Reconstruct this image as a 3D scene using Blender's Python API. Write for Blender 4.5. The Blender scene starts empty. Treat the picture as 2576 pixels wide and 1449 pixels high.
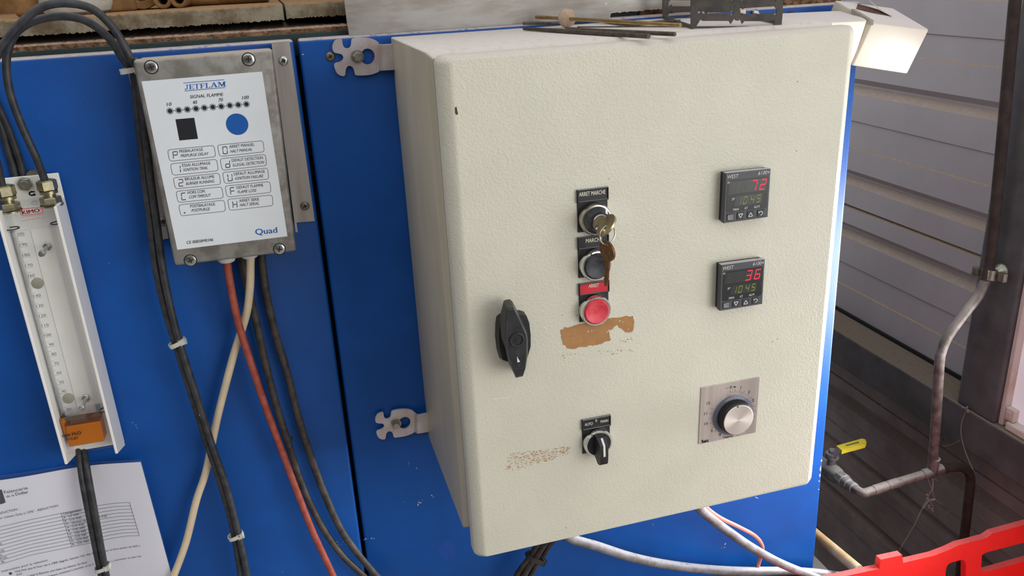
import bpy, bmesh, math, random
from mathutils import Vector, Matrix
from mathutils.geometry import tessellate_polygon
random.seed(7)
SC = bpy.context.scene
COL = SC.collection
PI = math.pi

# ------------------------------------------------------------------ camera
FPX = 2108.39                                  # focal length in pixels of the 2576 px wide frame
ROW = [Vector((0.95996799, -0.27621399, -0.04655424)),
       Vector((-0.14095418, -0.33272354, -0.93243067)),
       Vector((0.24206071, 0.90166561, -0.35833747))]
CAM = Vector((0.0, -0.92, 1.55))
cam_d = bpy.data.cameras.new('camera')
cam_o = bpy.data.objects.new('camera', cam_d)
COL.objects.link(cam_o)
X, Y, Z = ROW[0], -ROW[1], -ROW[2]
cam_o.matrix_world = Matrix(((X.x, Y.x, Z.x, CAM.x), (X.y, Y.y, Z.y, CAM.y), (X.z, Y.z, Z.z, CAM.z), (0, 0, 0, 1)))
cam_d.sensor_width = 36.0
cam_d.lens = FPX / 2576 * 36.0
cam_d.clip_start = 0.01
SC.camera = cam_o

# ------------------------------------------------------------------ world, daylight, exposure
W = bpy.data.worlds.new('workshop_air')
SC.world = W
W.use_nodes = True
W.node_tree.nodes['Background'].inputs[0].default_value = (0.96, 0.97, 1.0, 1)
W.node_tree.nodes['Background'].inputs[1].default_value = 1.12


def area(name, loc, target, sx, sy, power, color, spread=180):
    l = bpy.data.lights.new(name, 'AREA')
    l.shape = 'RECTANGLE'
    l.size, l.size_y = sx, sy
    l.energy = power
    l.color = color
    l.spread = math.radians(spread)
    o = bpy.data.objects.new(name, l)
    COL.objects.link(o)
    o.location = loc
    o.rotation_euler = (Vector(target) - Vector(loc)).to_track_quat('-Z', 'Y').to_euler()
    return o


area('window_daylight', (1.095, -0.125, 0.99), (0.0, -0.10, 0.92), 0.22, 0.36, 9.8, (1.0, 0.99, 0.97), 120)
area('doorway_daylight', (1.7, -2.5, 1.45), (0.2, 0.0, 1.1), 1.6, 1.6, 27.0, (1.0, 0.985, 0.95))
SC.view_settings.view_transform = 'Standard'
SC.view_settings.look = 'None'
SC.view_settings.gamma = 1.0
SC.view_settings.use_curve_mapping = False
SC.view_settings.exposure = 0.0


# ------------------------------------------------------------------ pixels of the photograph -> points in the workshop
def ray(px, py):
    a, b = (px - 1288) / FPX, (py - 724.5) / FPX
    return ROW[0] * a + ROW[1] * b + ROW[2]


def at(px, py, y):
    d = ray(px, py)
    return CAM + d * ((y - CAM.y) / d.y)


def atx(px, py, x):
    d = ray(px, py)
    return CAM + d * ((x - CAM.x) / d.x)


def atz(px, py, z):
    d = ray(px, py)
    return CAM + d * ((z - CAM.z) / d.z)


# ------------------------------------------------------------------ materials
def lin(c):
    return tuple(((v / 255) / 12.92 if v / 255 <= 0.04045 else ((v / 255 + 0.055) / 1.055) ** 2.4) for v in c) + (1.0,)


class NT:
    def __init__(self, name):
        self.m = bpy.data.materials.new(name)
        self.m.use_nodes = True
        self.t = self.m.node_tree
        self.b = self.t.nodes['Principled BSDF']
        self.co = None

    def n(self, kind, **kw):
        nd = self.t.nodes.new(kind)
        for k, v in kw.items():
            if k.startswith('i_'):
                key = k[2:]
                key = int(key) if key.isdigit() else key
                nd.inputs[key].default_value = v
            else:
                setattr(nd, k, v)
        return nd

    def l(self, a, b):
        self.t.links.new(a, b)

    def coord(self, scale=(1, 1, 1)):
        tc = self.n('ShaderNodeTexCoord')
        mp = self.n('ShaderNodeMapping')
        mp.inputs['Scale'].default_value = scale
        self.l(tc.outputs['Object'], mp.inputs['Vector'])
        return mp.outputs[0]

    def noise(self, scale, detail=4, rough=0.55, stretch=(1, 1, 1)):
        nd = self.n('ShaderNodeTexNoise')
        nd.inputs['Scale'].default_value = scale
        nd.inputs['Detail'].default_value = detail
        nd.inputs['Roughness'].default_value = rough
        self.l(self.coord(stretch), nd.inputs['Vector'])
        return nd.outputs['Fac']

    def ramp(self, fac, a, b):
        mr = self.n('ShaderNodeMapRange')
        mr.interpolation_type = 'SMOOTHSTEP'
        mr.inputs['From Min'].default_value = a
        mr.inputs['From Max'].default_value = b
        self.l(fac, mr.inputs['Value'])
        return mr.outputs[0]

    def mix(self, fac, a, b):
        mx = self.n('ShaderNodeMix')
        mx.data_type = 'RGBA'
        if isinstance(fac, float):
            mx.inputs['Factor'].default_value = fac
        else:
            self.l(fac, mx.inputs['Factor'])
        for s, v in (('A', a), ('B', b)):
            if isinstance(v, tuple):
                mx.inputs[6 if s == 'A' else 7].default_value = v
            else:
                self.l(v, mx.inputs[6 if s == 'A' else 7])
        return mx.outputs[2]

    def math(self, op, a, b):
        nd = self.n('ShaderNodeMath')
        nd.operation = op
        for i, v in enumerate((a, b)):
            if isinstance(v, (int, float)):
                nd.inputs[i].default_value = v
            else:
                self.l(v, nd.inputs[i])
        return nd.outputs[0]

    def bump(self, h, strength, dist):
        bp = self.n('ShaderNodeBump')
        bp.inputs['Strength'].default_value = strength
        bp.inputs['Distance'].default_value = dist
        self.l(h, bp.inputs['Height'])
        self.l(bp.outputs[0], self.b.inputs['Normal'])

    def set(self, color=None, rough=None, metal=None, spec=None, **kw):
        b = self.b
        if color is not None:
            if isinstance(color, tuple):
                b.inputs['Base Color'].default_value = color
            else:
                self.l(color, b.inputs['Base Color'])
        if rough is not None:
            if isinstance(rough, float):
                b.inputs['Roughness'].default_value = rough
            else:
                self.l(rough, b.inputs['Roughness'])
        if metal is not None:
            b.inputs['Metallic'].default_value = metal
        if spec is not None:
            b.inputs['Specular IOR Level'].default_value = spec
        for k, v in kw.items():
            b.inputs[k.replace('_', ' ')].default_value = v
        return self.m


MATS = {}


def mat(name, color, rough=0.5, metal=0.0, var=0.12, vscale=40.0, bump=0.0, bscale=300.0, bdist=0.0004,
        dust=None, dust_amt=1.0, spec=0.5, color2=None, stretch=(1, 1, 1), speck=None, lo=0.35, hi=0.65, bdetail=2):
    """plain coat with a slow tone change, fine relief and, where asked, dust lying on upward faces"""
    t = NT(name)
    c = lin(color)
    c2 = lin(color2) if color2 else tuple(min(1, v * (1 - var)) for v in c[:3]) + (1,)
    base = t.mix(t.ramp(t.noise(vscale, 5, 0.6, stretch), lo, hi), c, c2)
    if speck:
        base = t.mix(t.ramp(t.noise(speck[1], 3, 0.6), speck[2], speck[2] + 0.04), base, lin(speck[0]))
    r = rough
    if dust:
        g = t.n('ShaderNodeNewGeometry')
        s = t.n('ShaderNodeSeparateXYZ')
        t.l(g.outputs['Normal'], s.inputs[0])
        up = t.ramp(s.outputs['Z'], 0.35, 0.85)
        nz = t.ramp(t.noise(120, 6, 0.7), 0.25, 0.5)
        f = t.math('MULTIPLY', t.math('MULTIPLY', up, nz), dust_amt)
        base = t.mix(f, base, lin(dust))
        rr = t.n('ShaderNodeMix')
        rr.inputs[2].default_value = rough
        rr.inputs[3].default_value = 0.95
        t.l(f, rr.inputs[0])
        r = rr.outputs[0]
    t.set(base, r, metal, spec)
    if bump:
        t.bump(t.noise(bscale, bdetail, 0.5), bump, bdist)
    MATS[name] = t.m
    return t.m


DUST = (196, 184, 172)
blue_paint = mat('blue_kiln_paint', (6, 80, 162), 0.44, spec=0.35, bump=0.22, bscale=420, bdist=0.0005, var=0.18, vscale=9,
                 dust=(185, 175, 168), speck=((120, 140, 190), 160, 0.735), bdetail=3)
cream_paint = mat('cream_cabinet_paint', (214, 211, 193), 0.42, bump=0.62, bscale=520, bdist=0.0007, var=0.05, vscale=14,
                  dust=(205, 196, 186), dust_amt=0.85, bdetail=2)
shaded_cream = mat('cream_cabinet_shaded_paint', (190, 182, 160), 0.38, bump=0.12, bscale=380, bdist=0.0005, var=0.12, vscale=22,
                 dust=(214, 206, 198), stretch=(1, 1, 0.25), bdetail=2)  # the door's cream darkened: the body's shade is put into the colour
dark_gap = mat('dark_recess', (16, 15, 15), 0.9)
gasket_mat = mat('grey_rubber_gasket', (70, 64, 58), 0.8)
zinc = mat('zinc_plated_steel', (206, 202, 206), 0.32, 0.4, var=0.2, vscale=60, color2=(196, 178, 172), bump=0.1, bscale=200)
bolt_steel = mat('dull_bolt_steel', (176, 172, 158), 0.35, 0.85, var=0.25, vscale=200)
screw_steel = mat('screw_steel', (200, 202, 200), 0.25, 0.95, var=0.2, vscale=200)
old_screw = mat('tarnished_screw', (140, 130, 110), 0.45, 0.8, var=0.3, vscale=300)
black_slot = mat('screw_recess', (25, 25, 25), 0.7)
cast_alu = mat('cast_aluminium', (158, 156, 150), 0.5, 0.55, var=0.3, vscale=55, bump=0.25, bscale=350, dust=(190, 176, 160), color2=(126, 122, 114))
bracket_alu = mat('drawn_aluminium', (196, 190, 186), 0.38, 0.5, var=0.15, vscale=30, stretch=(1, 1, 0.08), color2=(160, 152, 146))
label_white = mat('label_vinyl', (230, 235, 239), 0.32, var=0.05, vscale=12)
ink_blue = mat('blue_print', (22, 92, 176), 0.4, var=0.05)
ink_black = mat('black_print', (30, 32, 38), 0.45, var=0.05)
ink_grey = mat('grey_print', (72, 74, 78), 0.5, var=0.05)
ink_red = mat('red_print', (200, 50, 60), 0.45, var=0.05)
ink_white = mat('white_print', (228, 228, 222), 0.5, var=0.03)
ink_cream = mat('cream_print', (228, 226, 204), 0.5, var=0.03)
white_pvc = mat('white_plastic', (246, 244, 238), 0.4, var=0.04, vscale=30)
gland_white = mat('white_gland_plastic', (216, 214, 212), 0.45, var=0.06)
trunk_pvc = mat('cream_trunking_plastic', (202, 196, 182), 0.42, var=0.04, vscale=10, dust=(206, 198, 196), dust_amt=0.9)
hose_black = mat('black_rubber_hose', (40, 42, 45), 0.5, var=0.35, vscale=90, color2=(62, 63, 66), speck=((150, 150, 145), 90, 0.74))
cable_black = mat('dusty_black_cable', (44, 40, 38), 0.6, var=0.3, vscale=70, color2=(78, 70, 64), bump=0.2, bscale=300)
cable_red = mat('brick_red_cable', (150, 62, 46), 0.5, var=0.15, vscale=80, color2=(168, 86, 70))
cable_cream = mat('cream_cable', (224, 204, 172), 0.5, var=0.1, vscale=50)
cable_pink = mat('salmon_cable', (226, 138, 122), 0.5, var=0.1, vscale=50)
conduit_grey = mat('grey_flexible_conduit', (136, 136, 142), 0.55, var=0.2, vscale=45, color2=(108, 104, 102), dust=(196, 196, 202), dust_amt=0.8, bump=0.3, bscale=500)
tie_white = mat('white_nylon', (206, 204, 196), 0.45, var=0.06)
tie_black = mat('black_nylon', (48, 46, 44), 0.5)
black_plastic = mat('black_plastic', (38, 38, 40), 0.42, var=0.25, vscale=60, bump=0.1, bscale=500, dust=(120, 116, 112), dust_amt=0.6)
handle_black = mat('worn_black_handle', (26, 26, 29), 0.4, var=0.3, vscale=50, color2=(44, 44, 47), speck=((150, 146, 138), 120, 0.74), bump=0.15, bscale=300)
rack_black = mat('dusty_black_rack', (58, 54, 50), 0.6, var=0.25, vscale=60, color2=(80, 74, 66), bump=0.3, bscale=500)
chrome = mat('chrome', (226, 226, 224), 0.13, 1.0, var=0.1, vscale=150)
dull_chrome = mat('worn_chrome', (190, 186, 178), 0.28, 1.0, var=0.2, vscale=150)
button_black = mat('black_button_cap', (30, 32, 38), 0.45, var=0.5, vscale=110, color2=(64, 66, 72))
button_red = mat('red_button_cap', (220, 44, 62), 0.42, var=0.1, vscale=110, color2=(228, 84, 96))
legend_black = mat('black_legend_plate', (34, 34, 37), 0.45, var=0.15, dust=(130, 128, 128))
legend_red = mat('red_legend_insert', (214, 30, 52), 0.45, var=0.08)
key_steel = mat('nickel_key', (182, 166, 130), 0.34, 0.95, var=0.2, vscale=200)
key_brown = mat('bronzed_key', (124, 88, 52), 0.42, 0.75, var=0.35, vscale=160, color2=(92, 62, 36))
ctrl_grey = mat('controller_bezel_grey', (76, 78, 84), 0.45, var=0.1, dust=(190, 184, 184))
ctrl_black = mat('controller_black', (24, 24, 26), 0.3, var=0.1)
lcd_grey = mat('unlit_display', (52, 54, 52), 0.25, var=0.1)
ghost = mat('unlit_segment', (58, 61, 58), 0.3, var=0.05)
key_pad = mat('rubber_key', (52, 54, 58), 0.5, var=0.1)
brushed = mat('brushed_plate', (206, 194, 186), 0.36, 0.45, var=0.12, vscale=60, stretch=(1, 1, 0.05), color2=(178, 166, 160))
spun_alu = mat('spun_aluminium', (244, 234, 228), 0.3, 0.8, var=0.03, vscale=120)
_t = spun_alu.node_tree
_b = _t.nodes['Principled BSDF']
_b.inputs['Anisotropic'].default_value = 0.85
_g = _t.nodes.new('ShaderNodeTangent')
_g.direction_type = 'RADIAL'
_g.axis = 'Y'
_t.links.new(_g.outputs[0], _b.inputs['Tangent'])
knurl_black = mat('knurled_black', (30, 28, 26), 0.45, var=0.1)
alu_sheet = mat('weathered_aluminium_sheet', (176, 174, 170), 0.42, 0.6, var=0.3, vscale=26, stretch=(0.35, 1, 1.6), color2=(150, 142, 134), bump=0.12, bscale=90, bdist=0.001, speck=((206, 198, 166), 34, 0.70))
rust_slab = mat('sooty_refractory_slab', (138, 130, 110), 0.9, var=0.5, vscale=38, color2=(94, 78, 56), bump=0.7, bscale=260, bdist=0.002, dust=(150, 116, 78), bdetail=6)
tan_clay = mat('tan_fireclay', (158, 120, 74), 0.9, var=0.3, vscale=30, color2=(120, 86, 50), bump=0.5, bscale=200, bdist=0.001, bdetail=5)
fibre = mat('charred_fibre', (156, 122, 92), 0.95, var=0.5, vscale=130, color2=(96, 64, 36), bump=1.0, bscale=420, bdist=0.003, bdetail=8, dust=(186, 158, 138))
green_frame = mat('dark_green_frame', (36, 56, 56), 0.55, var=0.3, vscale=30, dust=(176, 160, 144), speck=((130, 135, 128), 190, 0.72))
plaster = mat('chalky_white_plaster', (196, 194, 184), 0.85, var=0.15, vscale=24, bump=0.7, bscale=140, bdist=0.002, bdetail=5)
ball_clay = mat('unglazed_clay_ball', (176, 150, 124), 0.9, var=0.25, vscale=110, color2=(196, 176, 156), bump=0.15, bscale=300)
rod_dark = mat('dark_steel_rod', (70, 62, 54), 0.5, 0.5, var=0.3, vscale=120, color2=(96, 86, 74))
rod_brass = mat('brass_rod', (176, 146, 96), 0.3, 0.9, var=0.25, vscale=120)
rust_bolt = mat('rusty_bolt', (104, 74, 60), 0.8, 0.3, var=0.4, vscale=220)
siding = mat('grey_white_cladding', (182, 176, 180), 0.5, var=0.1, vscale=5, dust=(168, 144, 118), speck=((92, 86, 84), 46, 0.76))
siding_low = mat('darker_lower_cladding', (150, 138, 138), 0.6, var=0.3, vscale=5, color2=(118, 104, 104), speck=((56, 46, 44), 36, 0.73), dust=(110, 94, 84))  # cladding below the rail in a darker, browner, more speckled tone
steel_dark = mat('dark_painted_steel', (92, 90, 92), 0.6, var=0.25, vscale=14, color2=(74, 70, 72), dust=(124, 110, 96), speck=((130, 118, 110), 90, 0.76))
rust_edge = mat('rusty_pink_edge', (206, 192, 186), 0.7, var=0.3, vscale=16, color2=(186, 158, 142), lo=0.45, hi=0.8)
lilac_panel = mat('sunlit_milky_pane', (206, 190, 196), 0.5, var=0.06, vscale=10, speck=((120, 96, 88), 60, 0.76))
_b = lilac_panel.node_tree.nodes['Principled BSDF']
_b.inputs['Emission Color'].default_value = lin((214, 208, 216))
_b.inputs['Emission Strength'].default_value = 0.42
pipe_grey = mat('galvanised_pipe', (122, 114, 110), 0.55, 0.2, var=0.4, vscale=60, color2=(86, 78, 74), bump=0.3, bscale=240, dust=(176, 168, 162))
pipe_brown = mat('rusty_brown_pipe', (62, 50, 45), 0.8, 0.0, var=0.4, vscale=60, color2=(44, 35, 32), bump=0.4, bscale=240)
pipe_cream = mat('stained_cream_pipe', (204, 188, 160), 0.55, var=0.3, vscale=24, color2=(190, 150, 96))
brass_valve = mat('nickel_valve', (150, 152, 156), 0.42, 0.6, var=0.3, vscale=110, dust=(190, 186, 182), bump=0.2, bscale=250)
yellow_grip = mat('yellow_vinyl_grip', (232, 214, 60), 0.45, var=0.1, vscale=60)
crate_red = mat('red_crate_plastic', (250, 62, 58), 0.33, var=0.06, vscale=24, dust=(226, 140, 140), dust_amt=0.35)
concrete = mat('concrete_floor', (176, 170, 162), 0.8, var=0.25, vscale=6, bump=0.3, bscale=60, bdist=0.002)
brown_wall = mat('brown_back_wall', (92, 78, 66), 0.8, var=0.2, vscale=3)
web_mat = mat('dusty_cobweb', (150, 140, 134), 0.9)
manila = mat('grey_metal_box', (128, 126, 122), 0.6, var=0.2, vscale=40)
paper_mat = mat('printed_paper', (246, 244, 248), 0.55, var=0.04, vscale=9)
brass_fit = mat('nickel_brass_fitting', (176, 168, 136), 0.34, 0.85, var=0.25, vscale=160)
disc_grey = mat('grey_magnet_disc', (150, 148, 132), 0.55, var=0.12, vscale=120)
repaint_blue = mat('fresh_blue_touch_up', (4, 66, 150), 0.3)
chip_pale = mat('pale_paint_chip', (196, 180, 184), 0.8)
bare_patch = mat('bare_primer_patch', (180, 132, 82), 0.7, var=0.12, vscale=120, bump=0.3, bscale=520)


def clear(name, tint, gloss=0.12, rough=0.05, dense=0.0, dcol=(235, 238, 240)):
    m = bpy.data.materials.new(name)
    m.use_nodes = True
    t = m.node_tree
    t.nodes.remove(t.nodes['Principled BSDF'])
    tr = t.nodes.new('ShaderNodeBsdfTransparent')
    tr.inputs[0].default_value = lin(tint)
    gl = t.nodes.new('ShaderNodeBsdfGlossy')
    gl.inputs['Roughness'].default_value = rough
    df = t.nodes.new('ShaderNodeBsdfDiffuse')
    df.inputs[0].default_value = lin(dcol)
    m1 = t.nodes.new('ShaderNodeMixShader')
    m2 = t.nodes.new('ShaderNodeMixShader')
    fr = t.nodes.new('ShaderNodeFresnel')
    fr.inputs[0].default_value = 1.25 + gloss
    m1.inputs[0].default_value = dense
    t.links.new(tr.outputs[0], m1.inputs[1])
    t.links.new(df.outputs[0], m1.inputs[2])
    ge = t.nodes.new('ShaderNodeNewGeometry')
    inv = t.nodes.new('ShaderNodeMath')
    inv.operation = 'SUBTRACT'
    inv.inputs[0].default_value = 1.0
    t.links.new(ge.outputs['Backfacing'], inv.inputs[1])
    mu = t.nodes.new('ShaderNodeMath')
    mu.operation = 'MULTIPLY'
    t.links.new(inv.outputs[0], mu.inputs[0])
    t.links.new(fr.outputs[0], mu.inputs[1])
    t.links.new(mu.outputs[0], m2.inputs[0])
    t.links.new(m1.outputs[0], m2.inputs[1])
    t.links.new(gl.outputs[0], m2.inputs[2])
    t.links.new(m2.outputs[0], t.nodes['Material Output'].inputs[0])
    return m


acrylic = clear('clear_acrylic', (252, 253, 254), 0.12, 0.05, 0.0)
sleeve_mat = clear('clear_plastic_sleeve', (249, 250, 253), 0.12, 0.16, 0.035)
amber = clear('amber_gauge_fluid', (240, 176, 70), 0.15, 0.08, 0.55, (222, 128, 18))
meniscus = clear('amber_meniscus', (190, 120, 60), 0.1, 0.1, 0.6, (120, 70, 28))
tube_clear = clear('clear_tube', (253, 253, 254), 0.04, 0.05, 0.0)
skirt_clear = clear('clear_dial_skirt', (200, 204, 220), 0.2, 0.1, 0.22, (176, 180, 200))


def led(name, col, s):
    m = bpy.data.materials.new(name)
    m.use_nodes = True
    b = m.node_tree.nodes['Principled BSDF']
    b.inputs['Base Color'].default_value = lin(col)
    b.inputs['Emission Color'].default_value = lin(col)
    b.inputs['Emission Strength'].default_value = s
    return m


led_red = led('red_led', (255, 30, 60), 0.9)
led_dim = led('faint_red_mark', (110, 44, 44), 0.05)
led_green = led('dim_green_led', (128, 140, 50), 0.35)


# ------------------------------------------------------------------ objects
ORG = {}


def thing(name, label, cat, loc, group=None):
    o = bpy.data.objects.new(name, None)
    o.empty_display_size = 0.02
    COL.objects.link(o)
    o.location = loc
    ORG[o.name] = Vector(loc)
    o['label'] = label
    o['category'] = cat
    if group:
        o['group'] = group
    return o


def finish(bm, name, material, smooth=None):
    me = bpy.data.meshes.new(name)
    bmesh.ops.recalc_face_normals(bm, faces=bm.faces[:])
    bm.to_mesh(me)
    bm.free()
    for m in (material if isinstance(material, (list, tuple)) else [material]):
        me.materials.append(m)
    if smooth is not None:
        for p in me.polygons:
            p.use_smooth = True
        if hasattr(me, 'set_sharp_from_angle'):
            me.set_sharp_from_angle(angle=math.radians(smooth))
    return me


def part(name, bm, material, parent, smooth=None, label=None, kind=None):
    """bm is modelled in workshop coordinates; the mesh is stored about its thing's origin"""
    org = ORG[parent.name]
    bmesh.ops.translate(bm, verts=bm.verts[:], vec=-org)
    me = finish(bm, name, material, smooth)
    o = bpy.data.objects.new(name, me)
    COL.objects.link(o)
    o.parent = parent
    ORG[o.name] = org
    if label:
        o['label'] = label
    if kind:
        o['kind'] = kind
    return o


def solo(name, bm, material, label, cat, group=None, smooth=None, kind=None, org=None):
    """a thing that is one mesh; its origin goes to the lowest middle of the mesh"""
    if org is None:
        xs = [v.co.x for v in bm.verts]
        ys = [v.co.y for v in bm.verts]
        zs = [v.co.z for v in bm.verts]
        org = Vector(((min(xs) + max(xs)) / 2, (min(ys) + max(ys)) / 2, min(zs)))
    bmesh.ops.translate(bm, verts=bm.verts[:], vec=-org)
    me = finish(bm, name, material, smooth)
    o = bpy.data.objects.new(name, me)
    COL.objects.link(o)
    o.location = org
    ORG[o.name] = org
    if label:
        o['label'] = label
    if cat:
        o['category'] = cat
    if group:
        o['group'] = group
    if kind:
        o['kind'] = kind
    return o


def struct(name, bm, material, smooth=None):
    return solo(name, bm, material, None, None, None, smooth, 'structure')


def inst(name, me, parent, loc, rot=None, label=None):
    o = bpy.data.objects.new(name, me)
    COL.objects.link(o)
    o.parent = parent
    o.location = Vector(loc) - ORG[parent.name]
    if rot:
        o.rotation_euler = rot
    ORG[o.name] = Vector(loc)
    if label:
        o['label'] = label
    return o


# ------------------------------------------------------------------ shapes
def NB():
    return bmesh.new()


def merge(bm, tmp):
    me = bpy.data.meshes.new('t')
    tmp.to_mesh(me)
    tmp.free()
    bm.from_mesh(me)
    bpy.data.meshes.remove(me)


def box(bm, x0, x1, y0, y1, z0, z1, bev=0.0, seg=2):
    t = bmesh.new()
    bmesh.ops.create_cube(t, size=1)
    for v in t.verts:
        v.co = Vector(((x0 + x1) / 2 + v.co.x * (x1 - x0), (y0 + y1) / 2 + v.co.y * (y1 - y0), (z0 + z1) / 2 + v.co.z * (z1 - z0)))
    if bev:
        bmesh.ops.bevel(t, geom=t.edges[:], offset=bev, segments=seg, affect='EDGES', profile=0.5)
    merge(bm, t)
    return bm


def hexa(bm, P, bev=0.0, seg=2):
    """P: 8 points, front TL TR BR BL then back TL TR BR BL"""
    t = bmesh.new()
    v = [t.verts.new(p) for p in P]
    for f in ((0, 1, 2, 3), (7, 6, 5, 4), (0, 4, 5, 1), (1, 5, 6, 2), (2, 6, 7, 3), (3, 7, 4, 0)):
        t.faces.new([v[i] for i in f])
    bmesh.ops.recalc_face_normals(t, faces=t.faces[:])
    if bev:
        bmesh.ops.bevel(t, geom=t.edges[:], offset=bev, segments=seg, affect='EDGES', profile=0.5)
    merge(bm, t)
    return bm


def frame_of(axis):
    a = Vector(axis).normalized()
    u = Vector((0, 0, 1)) if abs(a.z) < 0.9 else Vector((1, 0, 0))
    u = (u - a * u.dot(a)).normalized()
    return a, u, a.cross(u)


def lathe(bm, prof, org, axis=(0, -1, 0), seg=32, a0=0.0):
    """prof: (radius, height along axis)"""
    a, u, w = frame_of(axis)
    org = Vector(org)
    rings = []
    for r, h in prof:
        if r < 1e-7:
            rings.append([bm.verts.new(org + a * h)])
        else:
            rings.append([bm.verts.new(org + a * h + (u * math.cos(a0 + 2 * PI * k / seg) + w * math.sin(a0 + 2 * PI * k / seg)) * r) for k in range(seg)])
    for A, B in zip(rings, rings[1:]):
        for k in range(seg):
            q = (k + 1) % seg
            if len(A) == 1 and len(B) == 1:
                continue
            if len(A) == 1:
                bm.faces.new((A[0], B[k], B[q]))
            elif len(B) == 1:
                bm.faces.new((A[k], A[q], B[0]))
            else:
                bm.faces.new((A[k], A[q], B[q], B[k]))
    return bm


def cyl(bm, p0, p1, r0, r1=None, seg=16, cap=True):
    p0, p1 = Vector(p0), Vector(p1)
    r1 = r0 if r1 is None else r1
    L = (p1 - p0).length
    pr = [(r0, 0), (r1, L)]
    if cap:
        pr = [(0, 0)] + pr + [(0, L)]
    return lathe(bm, pr, p0, p1 - p0, seg)


def smooth_path(pts, n=6):
    P = [Vector(p) for p in pts]
    P = [P[0] * 2 - P[1]] + P + [P[-1] * 2 - P[-2]]
    out = []
    for i in range(1, len(P) - 2):
        a, b, c, d = P[i - 1:i + 3]
        for k in range(n):
            t = k / n
            out.append(0.5 * ((2 * b) + (c - a) * t + (2 * a - 5 * b + 4 * c - d) * t * t + (3 * b - a - 3 * c + d) * t ** 3))
    out.append(P[-2])
    return out


def tube(bm, pts, r, seg=10, n=6, cap=True, smooth=True):
    P = smooth_path(pts, n) if smooth else [Vector(p) for p in pts]
    rings = []
    u = None
    for i, p in enumerate(P):
        t = (P[min(i + 1, len(P) - 1)] - P[max(i - 1, 0)]).normalized()
        if u is None:
            u = frame_of(t)[1]
        u = (u - t * u.dot(t)).normalized()
        w = t.cross(u)
        rr = r(i / (len(P) - 1)) if callable(r) else r
        rings.append([bm.verts.new(p + (u * math.cos(2 * PI * k / seg) + w * math.sin(2 * PI * k / seg)) * rr) for k in range(seg)])
    for A, B in zip(rings, rings[1:]):
        for k in range(seg):
            q = (k + 1) % seg
            bm.faces.new((A[k], A[q], B[q], B[k]))
    if cap:
        bm.faces.new(rings[0][::-1])
        bm.faces.new(rings[-1])
    return bm


def ngon(cx, cz, r, n=24, a0=0.0, sx=1.0):
    return [(cx + sx * r * math.cos(a0 + 2 * PI * k / n), cz + r * math.sin(a0 + 2 * PI * k / n)) for k in range(n)]


def plate(bm, outer, holes, fn, depth_vec, bev=0.0):
    """flat plate: outline and holes in 2-D, fn maps (u, v) to a point, extruded by depth_vec"""
    t = bmesh.new()
    loops = [outer] + list(holes)
    edges = []
    for lp in loops:
        vs = [t.verts.new(fn(u, v)) for u, v in lp]
        edges += [t.edges.new((vs[i], vs[(i + 1) % len(vs)])) for i in range(len(vs))]
    bmesh.ops.triangle_fill(t, use_beauty=True, use_dissolve=False, edges=edges)
    g = bmesh.ops.extrude_face_region(t, geom=t.faces[:])
    bmesh.ops.translate(t, verts=[e for e in g['geom'] if isinstance(e, bmesh.types.BMVert)], vec=depth_vec)
    bmesh.ops.recalc_face_normals(t, faces=t.faces[:])
    merge(bm, t)
    return bm


def loft(bm, A, B, capA=True, capB=True):
    """ring of points A to ring of points B"""
    a = [bm.verts.new(p) for p in A]
    b = [bm.verts.new(p) for p in B]
    n = len(a)
    for k in range(n):
        bm.faces.new((a[k], a[(k + 1) % n], b[(k + 1) % n], b[k]))
    if capA:
        bm.faces.new(a[::-1])
    if capB:
        bm.faces.new(b)
    return bm


def hexbolt(bm, c, axis, af, h, wash=None):
    c = Vector(c)
    a = Vector(axis).normalized()
    if wash:
        lathe(bm, [(0, 0), (wash, 0), (wash, 0.0012), (0, 0.0012)], c, a, 24)
        c = c + a * 0.0012
    r = af / math.sqrt(3)
    lathe(bm, [(r, 0), (r, h * 0.8), (r * 0.86, h), (0, h)], c, a, 6, 0.3)
    return bm


# ------------------------------------------------------------------ flat print
GLY = {}


def glyphs(s, bold=0.0):
    key = (s, bold)
    if key in GLY:
        return GLY[key]
    cu = bpy.data.curves.new('t', 'FONT')
    cu.body = s
    cu.size = 1.0
    cu.resolution_u = 3
    cu.offset = bold
    o = bpy.data.objects.new('t', cu)
    COL.objects.link(o)
    bpy.context.view_layer.update()
    dg = bpy.context.evaluated_depsgraph_get()
    me = bpy.data.meshes.new_from_object(o.evaluated_get(dg))
    V = [(v.co.x, v.co.y) for v in me.vertices]
    Fc = [tuple(p.vertices) for p in me.polygons]
    bpy.data.meshes.remove(me)
    bpy.data.objects.remove(o)
    bpy.data.curves.remove(cu)
    x0 = min(v[0] for v in V)
    x1 = max(v[0] for v in V)
    V = [((x - x0) / (x1 - x0), y / 0.69) for x, y in V]
    GLY[key] = (V, Fc)
    return GLY[key]


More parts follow.
